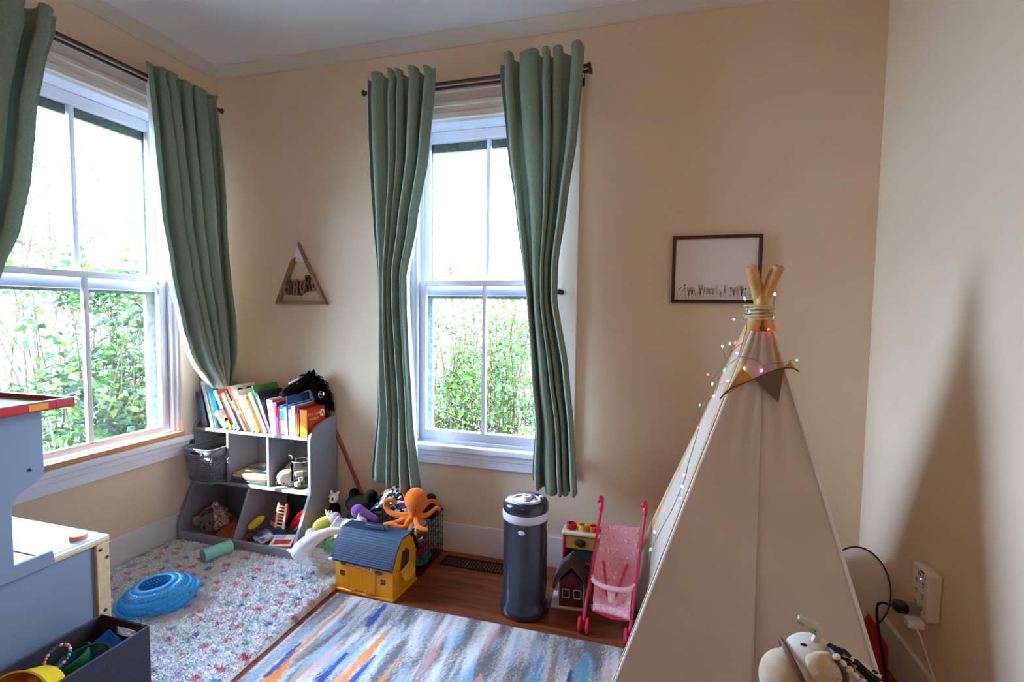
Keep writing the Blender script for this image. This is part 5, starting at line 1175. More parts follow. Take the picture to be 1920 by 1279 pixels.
for x, nm, c in ((-.071, 'red', '#b3191d'), (-.021, 'yellow', '#d6a21f'), (.027, 'orange', '#d9451c'), (.077, 'teal', '#14584e')):
    mb = MB(); mb.lathe([(.0215, .252), (.0225, .258), (.0225, .272), (.021, .276), (.016, .276), (.016, .256), (0, .256)], (x, 0, 0), 28); mb.build('ring', mat('ring_'+nm, c, .35), t, smooth=40)
RO = (-.290, 1.965, 0)
t = thing('toy_house', 'small dark red toy barn with a charcoal roof in front of the pounding toy', 'toy barn', RO, .08)
Mdr = mat('barn_maroon', '#5c1620', .6); Mcl = mat('charcoal_roof', '#4b4540', .8, bump=.2, bscale=200)
mb = MB(); mb.bb(-.072, .072, -.062, .055, 0.0, .006); mb.build('base', mat('barn_white', '#c9c4c2', .6), t, bevel=.001)
mb = MB(); mb.prism([(-.044, .006), (.060, .006), (.060, .105), (.008, .150), (-.044, .105)], 'y', -.050, .048); mb.build('walls', Mdr, t, smooth=0)
for q in (-.0445, .0565): mb = MB(); mb.bb(q, q+.0045, -.0545, -.049, .006, .106); mb.build('corner_post', mat('barn_white', '#c9c4c2', .6), t)
for cx in (-.013, .033):
    mb = MB(); w = .0155
    for a in ((cx-w, cx+w, .043, .046), (cx-w, cx+w, .077, .080), (cx-w, cx-w+.003, .043, .080), (cx+w-.003, cx+w, .043, .080)): mb.bb(a[0], a[1], -.0535, -.0495, a[2], a[3])
    wi = mb.build('window', mat('barn_white', '#c9c4c2', .6), t, smooth=0); mb = MB(); mb.bb(cx-w+.003, cx+w-.003, -.0515, -.0502, .046, .077); mb.build('pane', mat('barn_pane', '#2c2427', .3), wi, smooth=0)
mb = MB(); mb.bb(-.0455, -.044, -.03, .02, .006, .075); dr = mb.build('door', mat('barn_dimwhite', '#a39d9a', .6), t, smooth=0)
mb = MB(); mb.tube([(-.046, -.03, .02), (-.046, .02, .072)], .0015, 5); mb.tube([(-.046, .02, .02), (-.046, -.03, .072)], .0015, 5); mb.build('door_brace', mat('barn_white', '#c9c4c2', .6), dr)
mb = MB(); rp = [(-.068, .088), (-.034, .150), (.008, .188), (.050, .150), (.084, .088)]; mb.prism(rp+[(y*.9+.001, z-.012) for y, z in rp][::-1], 'y', -.066, .062); mb.build('roof', Mcl, t, smooth=0, bevel=.003)
mb = MB(); mb.bb(.001, .015, -.01, .006, .182, .206); mb.build('vent', Mcl, t, bevel=.002)
# ------------------------------------------------------------------ doll stroller
Mhp = mat('hot_pink_plastic', '#d42a55', .35); Mfab = None
SO = (-.118, 1.86, 0.0)
t = thing('doll_stroller', 'pink folding doll stroller parked between pail and tepee', 'doll stroller', SO); SV = V(*SO)
def S_(fn, name, m, parent=None, **k):
    mb = MB(); fn(mb)
    for i, p in enumerate(mb.v): mb.v[i] = p - SV
    return mb.build(name, m, parent or t, **k)
ends = {}
for nm, fx, fy, hx, hy in (('l', -.210, 1.782, -.171, 1.962), ('r', -.040, 1.762, .000, 1.962)):
    a, b = V(fx, fy, .045), V(hx, hy, .400)
    S_(lambda m: m.tube([a, b], .0062, 10), 'side_tube', Mhp); ends[nm] = (a, b)
    S_(lambda m: m.tube(bez([b, b+V(.001, .012, .030), b+V(0, .012, .048), b+V(-.004, -.004, .054), b+V(-.006, -.016, .044)], 16), [.0085, .0095, .010, .0095, .009]*3+[.008]*2, 10), 'handle', Mhp)
    rx_ = fx + (.012 if nm == 'l' else -.026); rl = V(rx_, 1.985, .035); S_(lambda m: m.tube([a.lerp(b, .55), rl], .0055, 8), 'rear_leg', Mhp)
    for dx in (-.0145, .0145):
        S_(lambda m: m.lathe([(0, -.006), (.022, -.006), (.0275, -.004), (.0275, .004), (.022, .006), (0, .006)], (fx+dx, fy, .028), 24, Matrix(((0, 0, 1), (0, 1, 0), (-1, 0, 0)))), 'wheel', Mhp)
    S_(lambda m: m.lathe([(0, -.006), (.022, -.006), (.0275, -.004), (.0275, .004), (.022, .006), (0, .006)], (rx_, 1.985, .028), 24, Matrix(((0, 0, 1), (0, 1, 0), (-1, 0, 0)))), 'wheel', Mhp)
    S_(lambda m: (m.tube([V(fx-.020, fy, .028), V(fx+.020, fy, .028)], .004, 8), m.tube([V(fx, fy, .028), a], .005, 8)), 'axle', Mhp)
S_(lambda m: m.tube([V(-.198, 1.985, .035), V(-.066, 1.985, .035)], .004, 8), 'cross_bar', Mhp)
L0, L1 = ends['l']; R0, R1 = ends['r']
def seatpt(u, v):     # v 0 at top of the back, .62 at the seat crease, 1 at the front edge
    if v < .62:
        k = v/.62; l = L1.lerp(L0, .12+.50*k) + V(.012, .012+.03*k, 0); r = R1.lerp(R0, .12+.50*k) + V(-.012, .012+.03*k, 0)
        p = l.lerp(r, u); sag = .030*k*math.sin(PI*u)**.7; return p + V(0, sag, -.004*math.sin(PI*u)*(1-k))
    k = (v-.62)/.38; l = L1.lerp(L0, .62) + V(.012, .042, 0); r = R1.lerp(R0, .62) + V(-.012, .042, 0)
    p = l.lerp(r, u) + V(0, .030*(1-k)*math.sin(PI*u)**.7, 0); fl = V(-.178, 1.800, .112); fr = V(-.040, 1.788, .106); q = fl.lerp(fr, u)
    return p.lerp(q, k) + V(0, 0, -.022*math.sin(PI*k)*math.sin(PI*u)-.006*math.sin(PI*u)*k)
rnd = random.Random(21); SP = [(rnd.random(), rnd.random(), rnd.choice((0, 0, 1))) for _ in range(150)]
def seatcol(u, v):
    c = H('#e9a3ac')
    for (a, b_, w) in SP:
        if (u-a)**2+((v-b_)*1.5)**2 < .00022: c = H('#f6dfe2') if not w else H('#c96a7e')
    return c
mb = MB(); mb.grid(seatpt, 90, 120, cols=seatcol)
for i, p in enumerate(mb.v): mb.v[i] = p - SV
Mfab = attr_mat('dotted_pink_cloth', rough=.85, bump=.15, bscale=300)
mb.build('seat_cloth', Mfab, t, smooth=180, solid=.002, color=True, fix=False)
def sideflap(sg):
    def f(u, v):
        E_ = (L0, L1) if sg < 0 else (R0, R1); k = .40+.28*v; p = E_[1].lerp(E_[0], k) + V(-sg*.007, .004, 0); q = seatpt(0.02 if sg < 0 else .98, .62*(.40+.60*v)); return p.lerp(q+V(0, -.01*math.sin(PI*u), 0), u)
    return f
for sg in (-1, 1):
    mb = MB(); mb.grid(sideflap(sg), 10, 14)
    for i, p in enumerate(mb.v): mb.v[i] = p - SV
    mb.build('side_cloth', mat('pink_cloth2', '#e2929e', .85), t, smooth=180, solid=.0015, fix=False)
S_(lambda m: m.tube([V(-.180, 1.798, .104), V(-.178, 1.792, .088), V(-.110, 1.782, .076), V(-.042, 1.782, .080), V(-.038, 1.790, .100)], .006, 8), 'seat_piping', Mhp)
S_(lambda m: m.grid(lambda u, v: V(-.176+.136*u, 1.800-.012*u-.014*math.sin(PI*v), .112-.006*u-.030*v), 16, 6), 'seat_front', mat('pale_pink_frill', '#efc3c8', .9, col2='#e29ba7', nscale=90), smooth=180, solid=.003, fix=False)
S_(lambda m: m.tube(bez([(-.186, 1.835, .196), (-.172, 1.812, .184), (-.112, 1.792, .180), (-.052, 1.800, .182), (-.030, 1.822, .194)], 24), [.005]*3+[.009]*18+[.005]*4, 10), 'bumper_bar', mat('pink_cloth3', '#efb9bf', .8))
for x0, x1 in ((-.150, -.128), (-.058, -.098)):
    S_(lambda m: m.grid(lambda u, v: V(x0+(x1-x0)*v+.010*(u-.5), 1.905-.075*v, .225-.098*v), 3, 10), 'harness_strap', Mhp, smooth=180, solid=.002, fix=False)
S_(lambda m: m.grid(lambda u, v: V(-.128+.032*u+.006*v*(1-2*u), 1.825-.020*v, .150-.035*v), 4, 6), 'crotch_pad', mat('pink_cloth3', '#efb9bf', .8), smooth=180, solid=.003, fix=False)
# ------------------------------------------------------------------ tepee
Mcan = mat('cream_canvas', '#d6c7b6', .92, col2='#cfbfad', nscale=5, bump=.15, bscale=260, trans=.12)
Mpole = mat('pine_pole', '#d9a766', .5, col2='#c58f50', nscale=4, stretch=(12, 12, 1.2))
A_ = V(.312, 1.598, 1.205); FL, BL, FR, BR = V(-.115, 1.295, 0), V(-.075, 2.105, 0), V(.640, 1.360, 0), V(.715, 2.070, 0)
TO = V(.305, 1.70, 0)
tp = thing('tepee', 'cream canvas play tepee on four pine poles in the right corner', 'play tent', TO)
offs = {'FL': V(-.006, -.016, 0), 'BL': V(-.006, .016, 0), 'FR': V(.010, -.014, 0), 'BR': V(.008, .016, 0)}
for nm, p in (('FL', FL), ('BL', BL), ('FR', FR), ('BR', BR)):
    c = A_ + offs[nm]; d = (c-p); top = p + d*1.112
    mb = MB(); mb.tube([p+V(0, 0, .0145)-TO, p+d*.5-TO, c-TO, top-TO], .0155, 16); mb.build('pole', Mpole, tp, bevel=.003)
def toppt(p, nm, f=.955): return p.lerp(A_ + offs[nm]*1.4, f)
CEN = V(.30, 1.70, .35)
def face(P, Q, np_, nq, s0=0.0, s1=1.0, out=.006, extra=None, ns=40, nt=46, wr=.006, seed=0, tmin=0.0):
    sl = lambda p, k: p + V(p.x-.30, p.y-1.70, 0).normalized()*k
    a, b = sl(P, .026), sl(Q, .026); ta, tb = sl(toppt(P, np_), .006)+V(0, 0, 0), sl(toppt(Q, nq), .006); nrm = (b-a).cross(ta-a).normalized()
    if nrm.dot(CEN-a) > 0: nrm = -nrm
    def f(u, v):
        s = s0+(s1-s0)*u; l = a.lerp(ta, v); r = b.lerp(tb, v); w = l.lerp(r, s); k = math.sin(PI*s)
        p = w + nrm*(out*(1-.45*k) + wr*noise.noise(V(s*3+seed, v*4, seed))*k*(1.2-v) + .004*noise.noise(V(s*9, v*6, seed+5))*k)
        if extra: p = p + extra(s, v, nrm)
        if p.z < .0125: p.z = .0125
        return p
    return f
def panel(name, f, ns=40, nt=46, m=None):
    mb = MB(); mb.grid(f, ns, nt)
    for i, p in enumerate(mb.v): mb.v[i] = p - TO
    return mb.build(name, m or Mcan, tp, smooth=180, solid=.0022, offset=0, fix=False)
panel('left_panel', face(FL, BL, 'FL', 'BL', seed=1, extra=lambda s, v, n: V(.128*(math.sin(PI*min(1, s*1.0))**.7)*(1-v)**2.2, 0, .012*math.sin(PI*s)*(1-v)**6)))
panel('right_panel', face(FR, BR, 'FR', 'BR', seed=2)); panel('back_panel', face(BL, BR, 'BL', 'BR', seed=3))
panel('door_flap', face(FL, FR, 'FL', 'FR', 0.0, .515, seed=4, out=.010, extra=lambda s, v, n: n*(.010*max(0, (s-.40)/.115)*(1-v)*(1+.6*math.sin(9*v)) + .007*math.sin(26*s+3*v)*max(0, v-.55)*1.6)))
panel('door_flap', face(FL, FR, 'FL', 'FR', .485, 1.0, seed=6, out=.005, extra=lambda s, v, n: n*(.007*math.sin(24*s+2*v)*max(0, v-.55)*1.6 - .012*math.exp(-((s-.5)/.05)**2)*(1-v))))
for P_, Q_, a_, b_ in ((FL, FR, 'FL', 'FR'), (BL, BR, 'BL', 'BR')):
    f = face(P_, Q_, a_, b_, seed=4, out=.008)
    for s_ in (0.0, 1.0):
        mb = MB(); mb.tube([f(s_, v/30)-TO for v in range(31)], .0046, 6); mb.build('edge_binding', mat('white_canvas', '#dccfbf', .9), tp)
Mrope = mat('cotton_rope', '#cdbb9f', .9)
mb = MB()
for k in range(5):
    z = A_.z-.012+.0075*k; mb.tube([(A_.x-.003+(.036+.004*math.sin(k*2))*math.cos(a)-TO.x, A_.y+.036*math.sin(a)-TO.y, z+.004*math.sin(a+k)) for a in [2*PI*i/32 for i in range(32)]], .0030, 6, closed=True)
mb.build('lashing', Mrope, tp)
# bunting
fF = face(FL, FR, 'FL', 'FR', seed=4, out=.03)
bn = thing('bunting', 'grey and mustard pennants strung across the tepee front', 'bunting', V(.30, 1.50, 1.03)); BV = V(.30, 1.50, 1.03)
cordp = bez([(.196, 1.485, .962), (.222, 1.488, .990), (.283, 1.505, 1.018), (.345, 1.522, 1.046), (.385, 1.533, 1.052), (.412, 1.56, 1.040)], 30)
mb = MB(); mb.tube([p-BV for p in cordp], .0022, 6); mb.build('cord', mat('brown_cord', '#5a4230', .8), bn)
def flag(pts, m):
    mb = MB(); a, b, c = [V(*p)-BV for p in pts]; mb.add([a, b, c], [(0, 1, 2)]); mb.build('pennant', m, bn, solid=.002, smooth=0, fix=False)
Mmu = mat('mustard_felt', '#c98c34', .95); Mgf = mat('taupe_felt', '#6a5747', .95)
flag([(.283, 1.502, 1.020), (.364, 1.523, 1.050), (.347, 1.494, .958)], Mgf)
flag([(.208, 1.483, .972), (.283, 1.503, 1.020), (.253, 1.505, 1.050)], Mmu)
flag([(.362, 1.526, 1.050), (.392, 1.535, 1.053), (.385, 1.545, 1.072)], Mmu)
# fairy lights
LV = V(.2, 1.5, 1.0)
fl_ = thing('fairy_lights', 'string of tiny coloured fairy lights wound down the tepee', 'string lights', LV)
Mwire = mat('light_wire', '#7d7d6c', .5)
W1_ = [(0.325, 1.56, 1.213), (0.295, 1.548, 1.216), (0.270, 1.555, 1.207), (0.262, 1.575, 1.185), (0.268, 1.56, 1.176), (0.264, 1.521, 1.162), (0.25, 1.491, 1.126), (0.252, 1.525, 1.108), (0.246, 1.522, 1.08), (0.226, 1.515, 1.062), (0.213, 1.55, 1.042), (0.202, 1.6, 1.016), (0.198, 1.545, 1.008), (0.188, 1.52, 0.975), (0.173, 1.6, 0.939), (0.157, 1.6, 0.898), (0.147, 1.53, 0.865), (0.128, 1.48, 0.812), (0.114, 1.45, 0.773), (0.106, 1.42, 0.747), (0.091, 1.41, 0.706), (0.073, 1.413, 0.653), (0.052, 1.452, 0.587), (0.035, 1.475, 0.534)]
W2_ = [(0.246, 1.526, 1.08), (0.269, 1.515, 1.078), (0.298, 1.512, 1.069), (0.309, 1.510, 1.058), (0.334, 1.518, 1.064), (0.363, 1.524, 1.068), (0.392, 1.54, 1.074)]
W3_ = [(0.325, 1.56, 1.213), (0.345, 1.59, 1.193), (0.348, 1.59, 1.167), (0.356, 1.59, 1.150)]
W4_ = [(0.262, 1.540, 1.123), (0.236, 1.54, 1.1), (0.225, 1.58, 1.074), (0.209, 1.6, 1.035), (0.197, 1.63, 1.006), (0.190, 1.567, 0.984), (0.181, 1.537, 0.956)]
allw = []
mb = MB()
for Wp in (W1_, W2_, W3_, W4_): p = bez(Wp, 4*len(Wp)); allw += p; mb.tube([q-LV for q in p], .0011, 5)
mb.build('wire', Mwire, fl_)
BC_ = {'g': '#35e07c', 'w': '#ffd9a0', 'm': '#e25be8', 'r': '#ff4038', 'b': '#6a7bff', 'o': '#ff6a3a', 'p': '#ff9ae0'}
BULBS = [('g', 0.262, 1.56, 1.247), ('g', 0.272, 1.54, 1.21), ('w', 0.354, 1.62, 1.262), ('g', 0.343, 1.59, 1.19), ('m', 0.244, 1.62, 1.185), ('r', 0.325, 1.545, 1.159), ('b', 0.233, 1.60, 1.112), ('w', 0.216, 1.63, 1.102), ('r', 0.244, 1.58, 1.116), ('b', 0.242, 1.520, 1.089), ('g', 0.212, 1.54, 1.038), ('r', 0.181, 1.66, 1.008), ('o', 0.190, 1.62, 0.984), ('b', 0.217, 1.498, 1.011), ('w', 0.259, 1.510, 1.047), ('m', 0.306, 1.515, 1.043), ('p', 0.184, 1.522, 0.962), ('g', 0.41, 1.58, 1.071), ('g', 0.160, 1.66, 0.909), ('r', 0.147, 1.525, 0.865), ('g', 0.110, 1.495, 0.767), ('m', 0.103, 1.442, 0.745), ('p', 0.097, 1.40, 0.726), ('b', 0.091, 1.36, 0.707), ('r', 0.055, 1.482, 0.616), ('w', 0.03, 1.50, 0.544), ('g', 0.02, 1.447, 0.514)]
for c, x, y_, z in BULBS:
    p = V(x, y_, z); q = min(allw, key=lambda w_: (w_-p).length); d = (p-q).normalized() if (p-q).length > 1e-4 else V(0, -1, 0)
    mb = MB(); mb.ell(p-LV, (.0030, .0030, .0058), rot_between(V(0, 0, 1), d), nu=10, nv=8); bo = mb.build('bulb', mat('bulb_'+c, BC_[c], .3, emit=BC_[c], estr=0.28), fl_)
    mb = MB(); mb.tube([q-LV, q.lerp(p, .6)+V(0, 0, -.001)-LV, p-d*.005-LV], .0008, 4); mb.build('lead', Mwire, bo)
# ------------------------------------------------------------------ wall pieces
t = thing('framed_print', 'dark brown framed line drawing of wildflowers on the back wall', 'picture', (.2555, YB-.001, 1.388)); Mfw = mat('walnut', '#4a2a1f', .4, col2='#3b2018', nscale=6, stretch=(2, 2, 9))
FW, FH, fb = .347, .281, .0135
mb = MB()
for a in ((-FW/2, FW/2, FH/2-fb, FH/2), (-FW/2, FW/2, -FH/2, -FH/2+fb), (-FW/2, -FW/2+fb, -FH/2+fb, FH/2-fb), (FW/2-fb, FW/2, -FH/2+fb, FH/2-fb)): mb.bb(a[0], a[1], -.020, -.001, a[2], a[3])
mb.build('frame', Mfw, t, bevel=.0015)
mb = MB(); mb.bb(-FW/2+fb-.001, FW/2-fb+.001, -.009, -.004, -FH/2+fb-.001, FH/2-fb+.001); pr = mb.build('print', mat('print_paper', '#e6dbd3', .7), t, smooth=0)
mb = MB(); rnd = random.Random(5); zb = -.113
def stroke(pts, r=.0007): mb.tube([V(x, -.0093, z) for x, z in pts], r, 4)
x = -.148
while x < .150:
    k = rnd.randint(0, 4); h = rnd.uniform(.030, .050); s = rnd.uniform(-.004, .004)
    if k == 0:
        stroke([(x, zb), (x+s*.4, zb+h*.5), (x+s, zb+h)]); mb.lathe([(0, 0), (.0034, 0), (.0034, .0006), (0, .0006)], (x+s, -.0093, zb+h), 10, Euler((PI/2, 0, 0)).to_matrix())
        stroke([(x, zb+.002), (x+.007, zb+.007)]); stroke([(x, zb+.002), (x-.006, zb+.006)])
    elif k == 1:
        for q in (-1, -.4, .2, .8): stroke([(x, zb), (x+q*.005, zb+h*.6), (x+q*.010, zb+h)], .0008); stroke([(x+q*.006, zb+h*.55), (x+q*.006+.004, zb+h*.7)])
    elif k == 2:
        stroke([(x, zb), (x+s, zb+h)])
        for q in range(5): z = zb+h*(.25+.16*q); stroke([(x+s*q/5, z), (x+.006, z+.005)]); stroke([(x+s*q/5, z), (x-.006, z+.005)])
    elif k == 3:
        for q in range(7): a = rnd.uniform(-.012, .012); b = rnd.uniform(.3, .9)*h; stroke([(x+a*.3, zb), (x+a, zb+b)], .0005); mb.lathe([(0, 0), (.0013, 0), (.0013, .0005), (0, .0005)], (x+a, -.0093, zb+b), 8, Euler((PI/2, 0, 0)).to_matrix())
    else:
        stroke([(x, zb), (x+.004, zb+h*.7)]); stroke([(x+.004, zb+h*.7), (x+.016, zb+h*1.15), (x+.006, zb+h*.8)], .0013)
    x += rnd.uniform(.011, .017) if not (-.02 < x < .05) else rnd.uniform(.014, .02)
stroke([(-.16, zb-.0015), (.155, zb-.001)], .0003)
mb.build('drawing', mat('print_ink', '#3a2c26', .8), pr, smooth=0, fix=False)
t = thing('wall_sign', 'wooden mountain triangle sign with the word EXPLORE and a white snow cap', 'sign', (-1.791, YB-.001, 1.225)); Mws = mat('sign_wood', '#96744f', .6, col2='#866445', nscale=7, stretch=(3, 3, 9)); Msd = mat('sign_wood_dark', '#5d4230', .7)
w = .0175; H_ = .326; B_ = .163; ap = (-.012, H_)
def barp(pts): mb = MB(); mb.prism(pts, 'y', -.022, -.001); return mb
def on(a, b, f): return (a[0]+(b[0]-a[0])*f, a[1]+(b[1]-a[1])*f)
bl, br = (-B_, 0), (B_, 0)
barp([bl, br, (B_-.012, w), (-B_+.012, w)]).build('bottom_bar', Mws, t, smooth=0, bevel=.0015)
barp([on(bl, ap, .03), on(bl, ap, .70), (on(bl, ap, .70)[0]+.030, on(bl, ap, .76)[1]), (on(bl, ap, .03)[0]+.022, .008)]).build('side_bar', Mws, t, smooth=0, bevel=.0015)
barp([on(br, ap, .03), ap, (ap[0]-.001, ap[1]-.02), (on(br, ap, .03)[0]-.022, .008)]).build('side_bar', Mws, t, smooth=0, bevel=.0015)
mb = MB(); mb.prism([ap, on(bl, ap, .72), (-.048, .246), (-.026, .220), (-.010, .230), (.010, .218), (on(br, ap, .70)[0]-.014, .226)], 'y', -.013, -.002); mb.build('snow_cap', mat('snow_white', '#e9e6e4', .6), t, smooth=0, bevel=.001)
for k, (ch, x, z, sz, ro, wx) in enumerate((('E', -.090, .088, .118, .10, .52), ('X', -.061, .083, .110, .06, .44), ('P', -.034, .084, .120, .0, .50), ('L', -.010, .080, .112, .0, .46), ('O', .015, .090, .100, -.03, .46), ('R', .046, .106, .122, -.10, .50), ('E', .078, .108, .112, -.18, .50))):
    lt = text_mesh(ch, sz, 'lettering', Msd if k % 2 else Mws, t, (x, -.0125, z), (PI/2, ro, 0), ext=.0085, bold=.0012, shear=.1); lt.scale = (wx, 1, 1)
# ------------------------------------------------------------------ right corner: cushion, red cushion, outlet block, cords
t = thing('round_cushion', 'round off-white cushion with dark piping propped in the right corner', 'cushion', (.737, 1.955, .15))
R = rot_between(V(0, 0, 1), V(-.36, -.90, .18).normalized()); R = R @ rot_between(V(1, 0, 0), V(1, 0, 0))
def flat(mb, k=.66):        # the cushion is squeezed between tent and wall: narrower than tall
    for i, p in enumerate(mb.v): q = p - V(0, 0, .09); mb.v[i] = V(q.x*k, q.y*k, q.z*1.02) + V(0, 0, .09)
    return mb
mb = MB(); mb.lathe([(0, -.040), (.08, -.036), (.122, -.020), (.137, 0), (.122, .020), (.08, .036), (0, .040)], (0, 0, .09), 40, R); flat(mb).build('pillow', mat('offwhite_cotton', '#ddd6cc', .9), t, smooth=180)
mb = MB(); mb.tube([V(0, 0, .09)+R @ V(.1375*math.cos(a), .1375*math.sin(a), 0) for a in [2*PI*k/48 for k in range(48)]], .0035, 6, closed=True); flat(mb).build('piping', mat('dark_piping', '#2b211d', .8), t)
mb = MB(org=(.735, 1.80, .0)); mb.prism([(.715, .002), (.775, .002), (.768, .135), (.738, .19), (.712, .235), (.700, .20)], 'y', 1.785, 1.815); tag(mb.build('cushion', mat('red_cotton', '#a31f1c', .9), bevel=.010, seg=3, smooth=40), 'red cushion corner between the tepee and the round cushion', 'cushion')
t = thing('outlet_extender', 'white wall outlet block with slots and a blue light on the right wall', 'outlet', (XR-.0005, 1.69, .385)); Mow = mat('outlet_white', '#d9d3cc', .45)
mb = MB(); mb.bb(-.036, 0, -.044, .044, -.072, .072); mb.build('body', Mow, t, bevel=.006, seg=3)
for z in (.030, -.004, -.040):
    for y in (-.018, .018):
        mb = MB()
        for q in (-.004, .004): mb.bb(-.0366, -.0358, y+q-.0009, y+q+.0009, z-.004, z+.004)
        mb.lathe([(0, 0), (.002, 0), (.002, .0006), (0, .0006)], (-.0366, y, z-.009), 8, Euler((0, PI/2, 0)).to_matrix()); mb.build('socket', mat('socket_dark', '#2c2724', .6), t, smooth=0)
mb = MB(); mb.bb(-.0366, -.0355, -.020, .002, .061, .066)
for q in (-.028, -.016, -.004, .008): mb.bb(-.0366, -.0355, q, q+.003, .047, .056)
mb.build('usb_port', mat('socket_dark', '#2c2724', .6), t, smooth=0)
mb = MB(); mb.ell((-.0362, -.004, .040), (.0008, .004, .002)); mb.build('indicator', mat('led_blue', '#8f8fff', .3, emit='#7a7aff', estr=.25), t)
t = thing('plug', 'black power plug with its adaptor in the outlet block', 'plug', (XR-.037, 1.688, .330)); Mbp = mat('black_plastic', '#141312', .4)
mb = MB(); mb.bb(-.030, -.0004, -.016, .016, -.012, .012); mb.build('adaptor', mat('grey_adaptor', '#77706a', .4), t, bevel=.003)
mb = MB(); mb.bb(-.062, -.030, -.018, .018, -.014, .014); mb.build('body', Mbp, t, bevel=.005)
mb = MB(); mb.tube(bez([(-.060, 0, 0), (-.075, .006, -.001), (-.088, .018, -.006), (-.093, .030, -.030), (-.082, .040, -.10), (-.066, .03, -.2), (-.058, .0, -.318)], 30), .004, 8); mb.build('cable', Mbp, t)
t = thing('charger', 'small white charger with a white cable below the black plug', 'charger', (XR-.037, 1.668, .336)); t.location = (XR-.037, 1.660, .304)
mb = MB(); mb.bb(-.042, -.0004, -.017, .017, -.014, .010); mb.build('body', Mow, t, bevel=.004)
mb = MB(); mb.tube(bez([(-.030, -.017, -.004), (-.020, -.028, -.02), (-.002, -.05, -.09), (.010, -.078, -.16), (.012, -.09, -.23), (.008, -.10, -.295)], 30), .0022, 6); mb.build('cable', Mow, t)
t = thing('string_light_plug', 'clear string light controller beside the black plug', 'plug', (.742, 1.70, .3)); t.location = (.735, 1.668, .012)
mb = MB(); mb.bb(-.012, .012, -.022, .022, -.011, .012); mb.build('body', mat('smoke_plastic', '#b9ada0', .3), t, bevel=.004)
# ------------------------------------------------------------------ white rocking horse head at the bottom right
HO = V(.36, 1.06, 0)
t = thing('rocking_horse', 'white plush rocking horse with brown bridle in front of the tepee', 'rocking horse', HO)
Mhw = plush('horsewhite', '#cfc5b8', '#c6bbac'); Mhc = plush('horsecream', '#c2b094', '#b8a486'); Mst = mat('bridle_brown', '#5a3a2b', .6); Mhb = mat('mane_black', '#151312', .85); Mhv = mat('mane_white', '#cfc3b4', .85)
def HB(fn, name, m, **k):
    mb = MB(); fn(mb)
    for i, p in enumerate(mb.v): mb.v[i] = p - HO
    return mb.build(name, m, t, **k)
HB(lambda b: (b.ell((.322, 1.05, .520), (.052, .050, .052)), b.ell((.300, 1.045, .500), (.045, .046, .046)), b.tube(bez([(.335, 1.06, .52), (.38, 1.08, .47), (.42, 1.09, .40), (.44, 1.09, .34)], 12), [.044, .046, .048, .05, .052, .054, .056, .058, .060, .062, .064, .066, .068], 16),
              b.ell((.54, 1.09, .33), (.15, .075, .085)), [b.tube([(x, y, .30), (x, y, .045)], [.032, .024], 10) for x in (.44, .64) for y in (1.045, 1.135)]), 'body', Mhw, remesh=.006, smoothmod=4)
HB(lambda b: (b.ell((.268, 1.035, .492), (.040, .042, .050), Euler((0, .25, 0)).to_matrix()), b.ell((.262, 1.035, .470), (.032, .036, .034))), 'muzzle', Mhc, remesh=.005, smoothmod=4)
HB(lambda b: b.ell((.266, .9905, .494), (.008, .004, .008), nu=14, nv=8), 'nostril', Mhb)
HB(lambda b: b.ell((.330, 1.012, .533), (.031, .020, .034), Euler((0, .35, .2)).to_matrix(), wob=.25, seed=3), 'eye_patch', Mhc)
ctr = V(.296, 1.045, .500); ax = V(-.86, -.1, -.42).normalized(); Rr = rot_between(V(0, 0, 1), ax)
HB(lambda b: b.tube([ctr+Rr @ V(.056*math.cos(a), .053*math.sin(a), .0) for a in [2*PI*k/40 for k in range(40)]], .0050, 6, closed=True), 'bridle', Mst)
HB(lambda b: b.tube(bez([(.352, 1.008, .560), (.366, 1.004, .538), (.362, .998, .512), (.345, .995, .490), (.325, .992, .478)], 20), .0052, 6), 'bridle', Mst)
HB(lambda b: b.tube([V(.352+.010*math.cos(a), .992, .486+.010*math.sin(a)) for a in [2*PI*k/24 for k in range(24)]], .0025, 6, closed=True), 'bridle_ring', mat('brass', '#b8863a', .3, metal=1))
HB(lambda b: b.ell((.316, .994, .490), (.026, .012, .014)), 'cheek_patch', plush('apricot', '#cf7a44', '#c56c38'))
HB(lambda b: b.ell((.300, 1.02, .571), (.0065, .003, .0025), nu=10, nv=6), 'marking', Mhb)
HB(lambda b: (b.tube(bez([(.326, 1.045, .565), (.330, 1.04, .590), (.318, 1.036, .606), (.292, 1.03, .618)], 14), [.011, .012, .013, .013, .013, .013, .013, .012, .012, .011, .010, .009, .007, .005, .004], 10, flat=.7)), 'ear', Mhw)
HB(lambda b: b.grid(lambda u, v: V(.322-.034*u, 1.0275-.001*u, .594+.018*u+.010*(v-.5)*(1-.6*u)), 10, 3), 'ear_lining', mat('rainbow_print', '#2f9a9c', .7, col2='#c9c63f', nscale=60), smooth=180, solid=.002, fix=False)
rnd = random.Random(9)
for k in range(22):
    f = k/21; base = V(.345+.055*f, 1.035+.02*f, .572-.035*f-.02*f*f); dr = V(rnd.uniform(.2, 1.0), rnd.uniform(-.9, -.2), rnd.uniform(-.5, .25)).normalized(); ln = rnd.uniform(.025, .055)*(.6+.7*f)
    sd = dr.cross(V(0, 0, 1)).normalized()*rnd.uniform(.004, .008)
    HB(lambda b: b.add([base-sd, base+sd, base+dr*ln*.55+sd*1.2+V(0, 0, .006), base+dr*ln+sd*.9, base+dr*ln-sd*.9, base+dr*ln*.55-sd*1.2+V(0, 0, .006)], [(0, 1, 2, 5), (5, 2, 3, 4)]), 'mane_strip', Mhb if k % 5 < 3 else Mhv, smooth=0, solid=.002, fix=False)
